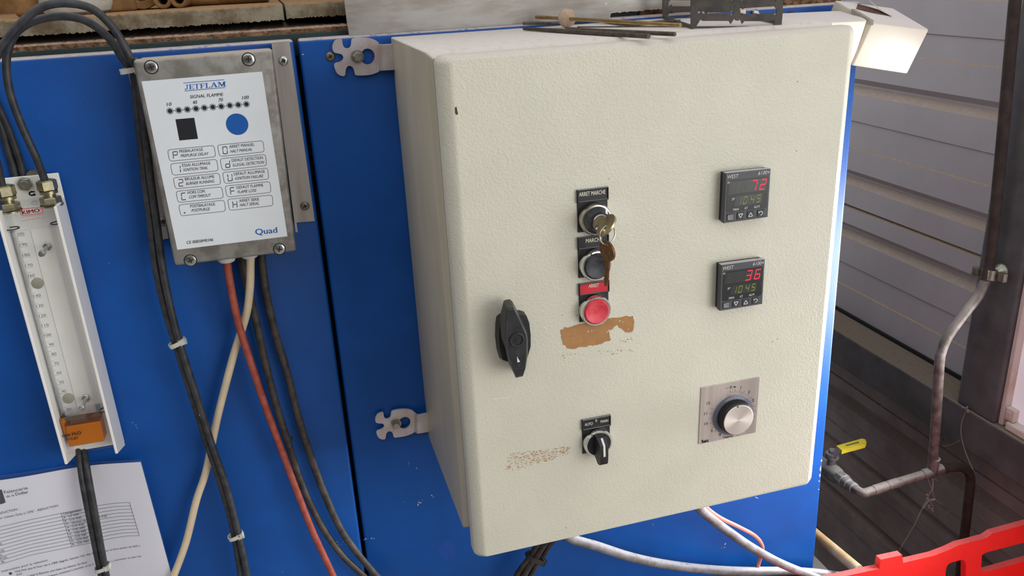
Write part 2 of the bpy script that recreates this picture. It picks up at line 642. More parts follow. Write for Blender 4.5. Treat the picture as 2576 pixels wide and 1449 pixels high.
class Print:
    """flat lettering and lines on a plane facing the room; points come in as photograph pixels through fn"""

    def __init__(self, fn, y, lift=0.00015, yfn=None):
        self.bm = bmesh.new()
        self.fn = fn
        self.y = y - lift
        self.lift = lift
        self.yfn = yfn

    def w(self, u, v):
        px, py = self.fn(u, v)
        if self.yfn:
            y = self.y
            for _ in range(4):
                p = at(px, py, y)
                y = self.yfn(p.x, p.z) - self.lift
            return at(px, py, y)
        return at(px, py, self.y)

    def poly3(self, P):
        vs = [self.bm.verts.new(p) for p in P]
        try:
            self.bm.faces.new(vs)
        except ValueError:
            pass

    def poly(self, pts):
        P = [self.w(*p) for p in pts]
        if len(P) <= 4:
            self.poly3(P)
        else:
            vs = [self.bm.verts.new(p) for p in P]
            for tri in tessellate_polygon([P]):
                self.bm.faces.new([vs[i] for i in tri])

    def line(self, a, b, w, n=1):
        """w in metres"""
        A, B = self.w(*a), self.w(*b)
        pts = [self.w(a[0] + (b[0] - a[0]) * k / n, a[1] + (b[1] - a[1]) * k / n) for k in range(n + 1)]
        for p, q in zip(pts, pts[1:]):
            d = (q - p)
            nn = Vector((-d.z, 0, d.x)).normalized() * w / 2
            self.poly3([p - nn, q - nn, q + nn, p + nn])

    def path(self, pts, w, closed=False):
        pr = list(zip(pts, pts[1:])) + ([(pts[-1], pts[0])] if closed else [])
        for a, b in pr:
            self.line(a, b, w, 8 if self.yfn else 1)

    def ring3(self, c, r0, r1, n=24):
        for k in range(n):
            a, b = 2 * PI * k / n, 2 * PI * (k + 1) / n
            P = [c + Vector((math.cos(t), 0, math.sin(t))) * r for t, r in ((a, r0), (a, r1), (b, r1), (b, r0))]
            if r0 == 0:
                P = P[1:]
            self.poly3(P)

    def rrect(self, q, w, rad=0.0012):
        """rounded outline through quad q (TL TR BR BL)"""
        P = [self.w(*p) for p in q]
        out = []
        for i in range(4):
            p, a, b = P[i], P[i - 1], P[(i + 1) % 4]
            da, db = (a - p).normalized(), (b - p).normalized()
            s, e = p + da * rad, p + db * rad
            for k in range(4):
                t = k / 3
                out.append((s * (1 - t) ** 2 + p * 2 * t * (1 - t) + e * t * t))
        for p, q2 in zip(out, out[1:] + out[:1]):
            d = q2 - p
            nn = Vector((-d.z, 0, d.x)).normalized() * w / 2
            self.poly3([p - nn, q2 - nn, q2 + nn, p + nn])

    def text(self, s, a, b, cap, bold=0.0, shear=0.0):
        """baseline from a to b, cap = height in the zoomed pixels of fn"""
        A, B = self.w(*a), self.w(*b)
        m = ((a[0] + b[0]) / 2, (a[1] + b[1]) / 2)
        H = (self.w(m[0], m[1] - cap) - self.w(*m)).length
        e = B - A
        up = Vector((-e.z, 0, e.x)).normalized() * H
        V, Fc = glyphs(s)
        L = e.length
        ex = e / L
        if bold:
            for k in (-1, 1):
                self.text3(V, Fc, A + ex * (k * bold * H * 0.9), e, ex, up, H, shear, k * 0.00001)
            return
        self.text3(V, Fc, A, e, ex, up, H, shear, 0.0)

    def text3(self, V, Fc, A, e, ex, up, H, shear, dy):
        pos = []
        for x, yv in V:
            if self.yfn:
                p = A + e * x + ex * (shear * yv * H) + up * yv
                p.y = self.yfn(p.x, p.z) - self.lift
            else:
                p = A + e * x + ex * (shear * yv * H) + up * yv
            pos.append(self.bm.verts.new(p + Vector((0, dy, 0))))
        for f in Fc:
            try:
                self.bm.faces.new([pos[i] for i in f])
            except ValueError:
                pass

    def strokes(self, S, q):
        """polygons in the unit square mapped bilinearly into quad q (TL TR BR BL in fn pixels)"""
        def bl(u, v):
            t = [q[0][i] * (1 - u) + q[1][i] * u for i in (0, 1)]
            bo = [q[3][i] * (1 - u) + q[2][i] * u for i in (0, 1)]
            return (t[0] * (1 - v) + bo[0] * v, t[1] * (1 - v) + bo[1] * v)
        for pl in S:
            self.poly([bl(u, v) for u, v in pl])

    def obj(self, name, material, parent, label=None):
        return part(name, self.bm, material, parent, None, label)


SEG = {'a': [(.14, 0), (.98, 0), (.84, .1), (.28, .1)], 'b': [(1, .03), (.96, .48), (.86, .43), (.88, .12)],
       'c': [(.95, .52), (.9, .97), (.76, .88), (.82, .57)], 'd': [(.02, 1), (.86, 1), (.74, .9), (.16, .9)],
       'e': [(.06, .52), (.18, .57), (.14, .88), (0, .97)], 'f': [(.1, .03), (.24, .12), (.2, .43), (.08, .48)],
       'g': [(.1, .5), (.2, .45), (.82, .45), (.92, .5), (.82, .55), (.18, .55)]}
DIG = {'0': 'abcdef', '1': 'bc', '2': 'abged', '3': 'abgcd', '4': 'fgbc', '5': 'afgcd', '6': 'afgedc', '7': 'abc', '8': 'abcdefg',
       'P': 'abfge', 'C': 'afed', 'd': 'bcdeg', 'U': 'bcdef', 'F': 'afge', 'H': 'bcefg'}


def seven(pr, ch, q):
    pr.strokes([SEG[k] for k in DIG[ch]], q)


SERIF = {
    'J': [[(.3, 0), (1, 0), (1, .07), (.3, .07)], [(.55, .07), (.77, .07), (.77, .75), (.66, .92), (.45, 1), (.2, 1), (.05, .9), (.05, .74), (.2, .72), (.3, .8), (.34, .9), (.46, .9), (.55, .78)]],
    'E': [[(0, 0), (.95, 0), (.95, .07), (0, .07)], [(.15, .07), (.38, .07), (.38, .93), (.15, .93)], [(0, .93), (1, .93), (1, 1), (0, 1)], [(.86, .07), (.95, .07), (.95, .28), (.86, .2)], [(.9, .8), (1, .7), (1, .93), (.9, .93)], [(.38, .46), (.72, .46), (.72, .54), (.38, .54)], [(.66, .36), (.73, .36), (.73, .64), (.66, .64)]],
    'T': [[(0, 0), (1, 0), (1, .08), (0, .08)], [(.39, .08), (.61, .08), (.61, .93), (.39, .93)], [(.25, .93), (.75, .93), (.75, 1), (.25, 1)], [(0, .08), (.08, .08), (.0, .3)], [(.92, .08), (1, .08), (1, .3)]],
    'F': [[(0, 0), (1, 0), (1, .07), (0, .07)], [(.17, .07), (.42, .07), (.42, .93), (.17, .93)], [(0, .93), (.6, .93), (.6, 1), (0, 1)], [(.9, .07), (1, .07), (1, .3), (.9, .2)], [(.42, .46), (.75, .46), (.75, .54), (.42, .54)], [(.7, .36), (.77, .36), (.77, .64), (.7, .64)]],
    'L': [[(0, 0), (.6, 0), (.6, .07), (0, .07)], [(.17, .07), (.42, .07), (.42, .93), (.17, .93)], [(0, .93), (1, .93), (1, 1), (0, 1)], [(.9, .8), (1, .66), (1, .93), (.9, .93)]],
    'A': [[(.42, 0), (.58, 0), (.94, .93), (.7, .93)], [(.42, 0), (.5, .12), (.2, .93), (.1, .93)], [(0, .93), (.32, .93), (.32, 1), (0, 1)], [(.6, .93), (1, .93), (1, 1), (.6, 1)], [(.3, .6), (.62, .6), (.64, .67), (.28, .67)]],
    'M': [[(0, 0), (.28, 0), (.56, .72), (.46, .95), (.12, .07), (0, .07)], [(.72, 0), (1, 0), (1, .07), (.88, .07), (.54, .95), (.46, .95)], [(.1, .07), (.17, .07), (.17, .93), (.1, .93)], [(.72, .07), (.9, .07), (.9, .93), (.72, .93)], [(0, .93), (.27, .93), (.27, 1), (0, 1)], [(.62, .93), (1, .93), (1, 1), (.62, 1)]],
}


def zoom(ox, oy, s):
    return lambda u, v: (ox + u / s, oy + v / s)


def quadmap(q):
    def f(u, v):
        a = [q[0][i] * (1 - u) + q[1][i] * u for i in (0, 1)]
        b = [q[3][i] * (1 - u) + q[2][i] * u for i in (0, 1)]
        return (a[0] * (1 - v) + b[0] * v, a[1] * (1 - v) + b[1] * v)
    return f


def rrect(x0, x1, z0, z1, r, n=5):
    P = []
    for cx, cz, a in ((x1 - r, z1 - r, 0), (x0 + r, z1 - r, PI / 2), (x0 + r, z0 + r, PI), (x1 - r, z0 + r, 1.5 * PI)):
        P += [(cx + r * math.cos(a + PI / 2 * k / n), cz + r * math.sin(a + PI / 2 * k / n)) for k in range(n + 1)]
    return P


# =================================================================== SETTING
FLOOR = 0.0
b = NB()
box(b, -3.0, 2.6, -4.6, 2.6, FLOOR - 0.1, FLOOR)
struct('floor', b, concrete)

# right wall: profiled cladding, a steel post and rail, and a milky sunlit window beside the post
WX = 1.15
wall = bpy.data.objects.new('wall_right', None)
COL.objects.link(wall)
wall.location = (WX, 1.0, FLOOR)
wall['kind'] = 'structure'
ORG[wall.name] = Vector(wall.location)


def cladding(z0, z1, y0, y1, grooves, bands, material, lip=False):
    """sheet seen from the room: deep grooves at z, shallow recessed bands (low, high)"""
    prof = []
    ev = [(g, 'g', None) for g in grooves] + [(hi, 'b', lo) for lo, hi in bands]
    ev.sort(reverse=True)
    prof.append((z1, 0.006 if lip else 0.0))
    if lip:
        prof.append((z1 - 0.004, 0.0))
    for z, k, lo in ev:
        if k == 'g':
            prof += [(z + 0.014, 0.0), (z + 0.002, 0.013), (z - 0.002, 0.013), (z - 0.017, 0.0)]
        else:
            prof += [(z + 0.001, 0.0), (z - 0.001, 0.0026), (lo + 0.001, 0.0026), (lo - 0.001, 0.0)]
    prof.append((z0, 0.0))
    bm = NB()
    A = [(bm.verts.new((WX + d, y0, z)), bm.verts.new((WX + d, y1, z))) for z, d in prof]
    for p, q in zip(A, A[1:]):
        bm.faces.new((p[0], p[1], q[1], q[0]))
    ret = bmesh.ops.extrude_face_region(bm, geom=bm.faces[:])
    for e in ret['geom']:
        if isinstance(e, bmesh.types.BMVert):
            e.co.x = WX + 0.05
    part('siding_panel', bm, material, wall)


cladding(1.0405, 2.05, 0.05, 2.5, [1.4765, 1.2885, 1.1005], [(1.357, 1.4005), (1.162, 1.2165)], siding)
cladding(2.055, 2.75, 0.05, 2.5, [2.1, 2.3, 2.5], [], siding)
cladding(0.76, 1.0375, 0.05, 2.5, [0.9855], [(0.86, 0.910)], siding, True)
cladding(FLOOR, 0.758, -0.35, 2.5, [0.60, 0.472, 0.345, 0.2, 0.07], [(0.52, 0.552), (0.64, 0.684), (0.39, 0.43), (0.25, 0.29)], siding_low)
b = NB()
box(b, WX + 0.03, WX + 0.06, 0.06, 2.5, 1.0, 1.08)
part('joint_backing', b, dark_gap, wall)

b = NB()
box(b, 1.077, WX, -0.42, 2.4, 0.7235, 0.7975, 0.003)
t1 = struct('trim_1', b, steel_dark)
b = NB()
box(b, 1.1445, 1.1498, 0.129, 2.4, 0.7978, 0.8050, 0.001)
part('gap_shade_strip', b, dark_gap, t1)  # near-black strip stands in for the shaded gap between cladding and ledge
b = NB()
box(b, 1.08, WX - 0.001, 0.046, 0.128, 0.7976, 2.7, 0.004)
struct('trim_2', b, steel_dark)
# milky window beside the post, standing on the rail
b = NB()
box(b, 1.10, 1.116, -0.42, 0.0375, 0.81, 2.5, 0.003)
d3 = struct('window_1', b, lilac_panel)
b = NB()
box(b, 1.088, 1.118, 0.0365, 0.0455, 0.798, 2.5, 0.002)
box(b, 1.084, 1.118, -0.42, 0.028, 0.798, 0.812, 0.003)
part('window_edge', b, rust_edge, d3)
# small square bracket at the foot of the pane
b = NB()
c0 = atx(2537, 1040, 1.09)
box(b, 1.088, 1.10, c0.y - 0.012, c0.y + 0.006, c0.z - 0.012, c0.z + 0.010, 0.002)
box(b, 1.0865, 1.101, c0.y - 0.008, c0.y + 0.002, c0.z - 0.007, c0.z + 0.005, 0.001)
part('hinge', b, rust_edge, d3)

# wall behind the photographer
b = NB()
box(b, -3.0, 2.6, -4.7, -4.6, FLOOR, 3.0)
struct('wall_back', b, brown_wall)
b = NB()
box(b, -3.1, -3.0, -4.6, 2.6, FLOOR, 3.0)
struct('wall_left', b, brown_wall)

# =================================================================== KILN
kiln = thing('kiln', 'big blue steel kiln with dusty panelled front and sooty slabs along its top', 'kiln', (-0.15, 0.4, FLOOR))
b = NB()
box(b, -1.05, 0.0285, 0.0, 0.028, 0.06, 1.4895, 0.0035, 3)
part('front_panel', b, blue_paint, kiln, 40)
b = NB()
box(b, 0.0330, 0.711, 0.0, 0.028, 0.06, 1.4895, 0.0035, 3)
for v in b.verts:
    if v.co.x > 0.5:                       # the sheet is cut a little out of square
        v.co.x += -0.0035 + (1.49 - v.co.z) * 0.0142
part('front_panel', b, blue_paint, kiln, 40)
b = NB()
box(b, -1.05, 0.700, 0.03, 0.95, FLOOR, 1.470)
part('carcass', b, dark_gap, kiln)
b = NB()
box(b, -1.05, 0.424, 0.029, 0.06, 1.4705, 1.4955, 0.002)
part('top_rail', b, green_frame, kiln)
# ragged fibre seal
b = NB()
N = 1300
top = []
for k in range(N + 1):
    x = -1.05 + 1.74 * k / N
    z = 1.5000 + 0.0008 * math.sin(k * 0.9) * random.random() + random.uniform(-0.0008, 0.0012)
    f = 0.0305 + random.uniform(-0.0012, 0.0012)
    top.append((x, f, z))
top = [tuple(sum(q) / 3 for q in zip(top[max(0, k - 1)], top[k], top[min(N, k + 1)])) for k in range(N + 1)]
rows = [[b.verts.new((x, f - 0.0012, 1.4946 + random.uniform(-0.0006, 0.0005))) for x, f, z in top],
        [b.verts.new((x, f - 0.0022, 1.4985 + random.uniform(-.0003, .0003))) for x, f, z in top],
        [b.verts.new((x, f + 0.001, z)) for x, f, z in top], [b.verts.new((x, f + 0.005, z * .4 + .6 * 1.5004)) for x, f, z in top], [b.verts.new((x, 0.13, 1.502)) for x, f, z in top]]
for A, B in zip(rows, rows[1:]):
    for k in range(N):
        b.faces.new((A[k], A[k + 1], B[k + 1], B[k]))
ret = bmesh.ops.extrude_face_region(b, geom=b.faces[:])
bmesh.ops.translate(b, verts=[e for e in ret['geom'] if isinstance(e, bmesh.types.BMVert)], vec=(0, 0.004, -0.012))
part('fibre_seal', b, fibre, kiln, 60)


def slab(x0, x1, y0, y1, z0, z1, material=rust_slab, jit=0.0009, tilt=0.0, name='edge_slab', n=60):
    """rough-edged slab"""
    bm = NB()
    R = []
    for k in range(n + 1):
        x = x0 + (x1 - x0) * k / n
        j = lambda: random.uniform(-jit, jit)
        t = tilt * k / n
        ring = [(x, y0 + j(), z0 + t + j() * 1.6), (x, y0 + 0.001 + j() * .4, z1 + t - 0.002 + j() * .3), (x, y0 + 0.003, z1 + t + j() * .5), (x, y1, z1 + t), (x, y1, z0 + t)]
        R.append([bm.verts.new(p) for p in ring])
    for A, B in zip(R, R[1:]):
        for i in range(5):
            q = (i + 1) % 5
            bm.faces.new((A[i], A[q], B[q], B[i]))
    bm.faces.new(R[0])
    bm.faces.new(R[-1][::-1])
    return part(name, bm, material, kiln, 45)


xs = at(717, 40, 0.03).x
slab(-1.05, xs - 0.001, 0.031, 0.30, 1.5082, 1.5236, n=700, jit=0.0006)
slab(xs + 0.0015, 0.42, 0.034, 0.30, 1.5094, 1.5238, n=260, jit=0.0006)
b = NB()
box(b, -1.05, 0.45, 0.30, 0.34, 1.47, 1.72)
part('rear_brickwork', b, tan_clay, kiln)
b = NB()
box(b, -1.05, 0.42, 0.16, 0.298, 1.4705, 1.5075)
part('slab_packing', b, dark_gap, kiln)
b = NB()
# crumbly dust heaped on the top rail at the right-hand end
for k in range(120):
    c = Vector((random.uniform(0.43, 0.695), random.uniform(0.03, 0.10), 1.4930))
    r = random.uniform(0.0015, 0.005)
    t = bmesh.new()
    bmesh.ops.create_icosphere(t, subdivisions=1, radius=r)
    for v in t.verts:
        v.co = Vector((v.co.x * 1.6, v.co.y * 1.6, v.co.z * 0.7)) + c
    merge(b, t)
box(b, 0.425, 0.698, 0.0295, 0.28, 1.4705, 1.4935)
part('crumbled_packing', b, fibre, kiln, 60, kind='stuff')
# rusty bolts and bent tabs on the upper edge of the panel
bolt_b = NB()
hexbolt(bolt_b, (0, 0, 0), (0, -1, 0), 0.0075, 0.006, 0.005)
bolt_me = finish(bolt_b, 'rusty_bolt', rust_bolt)
for px, py in ((1988, 39), (2118, 29), (2140, 23), (1896, 42)):
    p = at(px, py, -0.0004)
    inst('bolt', bolt_me, kiln, p)
b = NB()
for q in (((1862, 24), (1877, 24), (1877, 43), (1862, 43)), ((1896, 26), (1908, 27), (1914, 40), (1896, 41))):
    P = [at(px, py, -0.004) for px, py in q]
    hexa(b, P + [p + Vector((0, 0.0038, 0)) for p in P], 0.0006)
part('bent_tab', b, brushed, kiln)

pr = Print(zoom(880, 980, 3.09), 0.0, 0.0001)
pr.poly([(660, 1238), (700, 1215), (745, 1168), (790, 1180), (815, 1225), (822, 1300), (790, 1345), (745, 1330), (715, 1285)])
pr.obj('touched_up_spot', repaint_blue, kiln)
pr = Print(lambda u, v: (u, v), 0.0, 0.00012)
random.seed(11)
for cx_, cy_, n_, s_, sx_ in ((1058, 1264, 9, 1.6, 7), (1086, 1246, 4, 1.2, 4), (1016, 1263, 1, 1.5, 0), (855, 1367, 10, 1.6, 16), (930, 1357, 10, 1.4, 18), (1024, 1166, 3, 1.2, 5), (1050, 1176, 2, 1, 3), (1822, 1372, 6, 1.8, 7), (1645, 1320, 2, 1.5, 3), (700, 610, 2, 1, 3), (340, 1070, 5, 1.2, 7), (235, 710, 1, 1.2, 1), (762, 137, 1, 2.2, 0)):
    for k in range(n_):
        u, v = cx_ + random.uniform(-sx_, sx_), cy_ + random.uniform(-sx_, sx_) * (0.25 if sx_ > 12 else 1)
        s = s_ * random.uniform(.5, 1.3)
        pr.y -= 4e-7
        pr.poly([(u - s, v + s * .2), (u - s * .2, v - s * .8), (u + s, v - s * .2), (u + s * .3, v + s * .7)])
for u, v, l in ((2067, 1158, 7), (2064.5, 1178, 16), (2063, 1195, 10), (2061, 1210, 4), (2060, 1231, 3)):
    pr.poly([(u - 2.5, v), (u + 1.2, v - l / 2), (u + 1.2, v + l / 2), (u - 2, v + l * .4)])
pr.obj('paint_chips', chip_pale, kiln)['kind'] = 'stuff'

# things lying on the kiln's edge slabs
SLZ = 1.5238


def clay_tube(px, py, y, ro, ri, L, label):
    c = at(px, py, y)
    bm = NB()
    lathe(bm, [(ri, L), (ri, 0.001), (ri + 0.0008, 0), (ro - 0.001, 0), (ro, 0.001), (ro, L), (ri, L)], (c.x, c.y, SLZ + ro), (0.05, 1, 0), 24)
    return solo('clay_tube', bm, tan_clay, label, 'clay tube', 'clay tubes on the kiln slabs', 50)


clay_tube(408, 3, 0.12, 0.0095, 0.0055, 0.12, 'hollow tan clay tube lying end-on, left one of the touching pair')
clay_tube(449, 1, 0.12, 0.0095, 0.0055, 0.12, 'hollow tan clay tube lying end-on, right one of the touching pair')
b = NB()
c = at(366, 10, 0.13)
R1 = [(c.x + 0.020 * math.cos(a), c.z + 0.0185 * math.sin(a)) for a in [2 * PI * k / 20 for k in range(20)]]
lathe(b, [(0.013, 0.05), (0.013, 0.001), (0.021, 0), (0.022, 0.002), (0.022, 0.05), (0.013, 0.05)], (c.x - 0.003, c.y, SLZ + 0.022), (-0.15, 1, 0), 20)
solo('clay_ring', b, tan_clay, 'broken wide tan clay ring lying on its side beside the white crock', 'clay ring', None, 50)
b = NB()
c = at(540, 8, 0.15)
cyl(b, (c.x - 0.035, 0.17, SLZ + 0.010), (c.x + 0.06, 0.15, SLZ + 0.010), 0.010, 0.010, 14)
solo('clay_rod', b, tan_clay, 'solid tan clay rod lying lengthwise on the sooty slab', 'clay rod', None, 50)
b = NB()
c = at(292, 20, 0.12)
hexa(b, [(c.x - 0.008, 0.12, SLZ + 0.035), (c.x + 0.018, 0.125, SLZ + 0.03), (c.x + 0.020, 0.12, SLZ), (c.x - 0.010, 0.115, SLZ),
         (c.x - 0.004, 0.16, SLZ + 0.035), (c.x + 0.02, 0.165, SLZ + 0.03), (c.x + 0.024, 0.16, SLZ), (c.x - 0.004, 0.16, SLZ)], 0.003)
solo('clay_chunk', b, tan_clay, 'jagged tan fireclay chunk between the white crock and the clay ring', 'clay chunk')
# white crock
b = NB()
c = at(192, 40, 0.085)
prof = [(0, 0), (0.026, 0), (0.032, 0.003), (0.0350, 0.010), (0.0352, 0.055), (0.031, 0.06), (0.029, 0.05), (0, 0.05)]
lathe(b, prof, (c.x, 0.10, SLZ), (0, 0, 1), 40)
solo('crock', b, plaster, 'chalky white round crock standing on the slab behind the hose arch', 'crock', None, 40)
# leaning tan post
b = NB()
P = [at(30, -30, 0.09), at(90, -30, 0.09), at(124, 36, 0.09), at(36, 58, 0.09)]
zmin = SLZ + 0.0003
P[2].z = zmin
P[3].z = zmin
hexa(b, P + [p + Vector((0.004, 0.05, 0)) for p in P], 0.006, 3)
solo('kiln_prop', b, tan_clay, 'tan waisted kiln prop standing at the far left of the slabs', 'kiln prop', None, 50)

# grey aluminium sheet standing on the panel's top lip
b = NB()
zt = 1.4897
ys = 0.010
pts = [(at(866, 0, ys).x - 0.004, 1.76), (at(866, 0, ys).x, 1.525), (at(872, 50, ys).x, 1.505), (at(878, 85, ys).x, zt)]
n = 44
xr0, xr1 = at(1535, 40, ys).x, at(1740, 30, ys).x
pts += [(xr0, zt)]
pts += [(xr0 + 0.0005, zt + 0.0040)]
for k in range(1, n):
    pts.append((xr0 + (xr1 - xr0) * k / n, zt + 0.0045 + 0.002 * k / n + random.uniform(-0.0008, 0.001)))
pts += [(xr1, zt + 0.006), (xr1 + 0.002, 1.76)]
plate(b, pts, [], lambda u, v: Vector((u, ys, v)), Vector((0, 0.003, 0)))
solo('aluminium_sheet', b, alu_sheet, 'weathered grey aluminium sheet standing on the kiln lip behind the cabinet', 'metal sheet')

# =================================================================== CABINET
CY = -0.228
cab = thing('control_cabinet', 'cream steel control cabinet with textured door on the blue kiln front', 'cabinet', (0.33, -0.1, 1.003))
b = NB()
x0, x1, z0, z1 = 0.1278, 0.5235, 1.003, 1.4862
mk = lambda d, y, r=0.002: [Vector((x, y, z)) for x, z in rrect(x0 + d, x1 - d, z0 + d, z1 - d, max(r, 0.0006), 3)]
rings = [mk(0.0, -0.004), mk(0.0, -0.197), mk(0.0014, -0.1995), mk(0.0038, -0.2025), mk(0.0052, -0.2060), mk(0.012, -0.2065), mk(0.014, -0.201)]
vr = [[b.verts.new(p) for p in r] for r in rings]
for A, B in zip(vr, vr[1:]):
    for k in range(len(A)):
        q = (k + 1) % len(A)
        b.faces.new((A[k], A[q], B[q], B[k]))
b.faces.new(vr[0])
b.faces.new(vr[-1])
part('body', b, shaded_cream, cab, 30)
b = NB()
box(b, x0 + 0.009, x1 - 0.005, -0.2085, -0.2062, z0 + 0.012, z1 - 0.012)
part('door_gasket', b, gasket_mat, cab)
# door: flat pan with wide rolled edges
b = NB()
DX0, DX1, DZ0, DZ1 = 0.1330, 0.5320, 0.9815, 1.4838
spec = [(0.0, -0.2085, 0.007), (0.0, -0.2185, 0.007), (0.0012, -0.2215, 0.0075), (0.0085, -0.2272, 0.004), (0.0105, CY, 0.003)]
rings = []
for d, y, r in spec:
    dz = d * 0.36
    rings.append([Vector((x, y, z)) for x, z in rrect(DX0 + d, DX1 - d, DZ0 + dz, DZ1 - dz, r, 5)])
vr = [[b.verts.new(p) for p in r] for r in rings]
for A, B in zip(vr, vr[1:]):
    for k in range(len(A)):
        q = (k + 1) % len(A)
        b.faces.new((A[k], A[q], B[q], B[k]))
b.faces.new(vr[0])
b.faces.new(vr[-1])
door = part('door', b, cream_paint, cab, 28)

# wall brackets
B6 = zoom(680, 80, 6.5875)
out = [(1190, 105), (1196, 190), (1215, 255), (1275, 282), (1330, 252), (1340, 190), (1346, 108), (1480, 92), (1600, 95), (1720, 125), (1790, 170), (1802, 205), (1815, 650), (1780, 672),
       (1700, 702), (1620, 720), (1425, 728), (1400, 700), (1385, 620), (1350, 572), (1300, 560), (1262, 590), (1246, 650), (1240, 732), (1190, 738), (1110, 700), (1070, 620), (1050, 520),
       (1160, 498), (1205, 460), (1212, 415), (1180, 370), (1120, 360), (1045, 340), (1022, 250), (1058, 150), (1120, 118)]

def chaikin(P, n=2):
    for _ in range(n):
        P = [q for a, c in zip(P, P[1:] + P[:1]) for q in ((a[0] * .75 + c[0] * .25, a[1] * .75 + c[1] * .25), (a[0] * .25 + c[0] * .75, a[1] * .25 + c[1] * .75))]
    return P


out = chaikin(out)
bw = lambda u, v, y=-0.006: at(*B6(u, v), y)
BO = bw(1430, 400, 0.0)
b = NB()
hole = [(1612 + 118 * math.cos(2 * PI * k / 28), 410 + 132 * math.sin(2 * PI * k / 28)) for k in range(28)]
plate(b, out, [hole], lambda u, v: bw(u, v), Vector((0, 0.0025, 0)))
s0, s1 = [bw(1795, 200), bw(1812, 650)], [bw(1850, 212, -0.013), bw(1866, 645, -0.013)]
hexa(b, [s0[0], s1[0], s1[1], s0[1]] + [p + Vector((0.001, 0.0025, 0)) for p in (s0[0], s1[0], s1[1], s0[1])], 0.0004)
s2 = [bw(2012, 196, -0.013) + Vector((0.022, 0, 0)), bw(2020, 636, -0.013) + Vector((0.022, 0, 0))]
hexa(b, [s1[0], s2[0], s2[1], s1[1]] + [p + Vector((0, 0.0025, 0)) for p in (s1[0], s2[0], s2[1], s1[1])], 0.0004)
bmesh.ops.translate(b, verts=b.verts[:], vec=-BO)
br_me = finish(b, 'mounting_bracket', zinc)
b = NB()
hexbolt(b, (0, 0, 0), (0, -1, 0), 0.0085, 0.006, 0.0066)
bb_me = finish(b, 'bracket_bolt', bolt_steel)
for p0 in (BO, at(994, 1060, 0.0)):
    o = inst('mounting_bracket', br_me, cab, p0)
    inst('bolt', bb_me, o, p0 + Vector((0, -0.0062, 0)))

# scraped paint on the door
BZ = zoom(1400, 440, 3.018)
pr = Print(BZ, CY, 0.0001)


def ragged(pts, jit, n=6):
    o = []
    for p, q in zip(pts, pts[1:] + pts[:1]):
        for k in range(n):
            t = k / n
            o.append((p[0] + (q[0] - p[0]) * t + random.uniform(-jit, jit), p[1] + (q[1] - p[1]) * t + random.uniform(-jit, jit)))
    return o


pr.poly(ragged([(25, 1180), (60, 1160), (200, 1130), (300, 1115), (430, 1082), (585, 1072), (588, 1150), (570, 1195), (520, 1195), (465, 1140), (395, 1180), (410, 1250), (330, 1285), (250, 1300), (90, 1322), (50, 1290)], 7))
for k in range(46):
    u = random.uniform(40, 600)
    v = random.uniform(1337, 1372) if k % 3 else random.uniform(1045, 1062)
    if k % 5 == 0:
        u, v = random.uniform(480, 590), random.uniform(1245, 1280)
    s = random.uniform(1.5, 5)
    pr.y -= 4e-7
    pr.poly([(u - s * 2, v - s * .3 - (u - 300) * .05), (u + s, v - s * .6 - (u - 300) * .05), (u + s * 2, v + s * .3 - (u - 300) * .05), (u - s, v + s * .4 - (u - 300) * .05)])
pr.obj('scraped_patch', bare_patch, door, 'tan scraped patch below the red button')
pr = Print(BZ, CY, 0.0002)
for u, v, s in ((240, 1190, 9), (268, 1186, 8), (292, 1182, 5), (352, 1125, 8), (120, 1240, 4), (190, 1262, 4), (480, 1110, 8), (505, 1118, 6), (300, 1225, 4), (385, 1195, 7), (95, 1212, 3), (545, 1170, 5), (415, 1100, 4), (210, 1150, 3)):
    pr.poly([(u - s * .5, v + s * .6), (u - s * .3, v - s * .8), (u + s * .5, v - s), (u + s * .4, v + s * .5)])
pr.obj('paint_remnant', cream_paint, door)['kind'] = 'stuff'
pr = Print(lambda u, v: (u, v), CY, 0.0001)
for k in range(430):
    pr.y -= 1.2e-7
    t = random.random()
    u = 1275 + 155 * t + random.uniform(-6, 6)
    v = 1165 - 32 * t + random.uniform(-1, 1) * (24 - 14 * t)
    s = random.uniform(0.5, 2.0)
    pr.poly([(u - s * 1.7, v + s * .35), (u - s * .3, v - s * .35), (u + s * 1.7, v - s * .35), (u + s * .4, v + s * .35)])
for u, v in ((1532, 450), (1943, 860), (1956, 853), (1424, 1328), (2007, 205), (2004, 380), (1420, 900)):
    pr.poly([(u - 2, v), (u, v - 1.5), (u + 2, v), (u, v + 1.5)])
pr.obj('scraped_patch', bare_patch, door, 'thin tan scuff left of the rotary selector')['kind'] = 'stuff'
pr = Print(lambda u, v: (u, v), CY, 0.00012)
pr.poly(ragged([(1144, 270), (1149, 269), (1152, 286), (1148, 290), (1145, 284)], 0.6, 2))
pr.obj('paint_chip', rust_bolt, door)
pr = Print(lambda u, v: (u, v), CY, 0.00012)
for u, v, l, a in ((1240, 1003, 40, -.05), (1700, 710, 10, 0), (1590, 690, 8, .6), (1510, 1180, 9, .4), (1880, 1128, 8, .3), (1840, 1118, 7, .2), (2040, 960, 9, .8), (1445, 670, 10, -.4), (1700, 600, 6, .3), (1660, 1010, 7, .2), (1900, 1250, 8, .5), (1560, 545, 6, 0)):
    pr.line((u, v), (u + l * math.cos(a), v + l * math.sin(a)), 0.0009)
pr.obj('scratch_mark', ink_white, door)['kind'] = 'stuff'

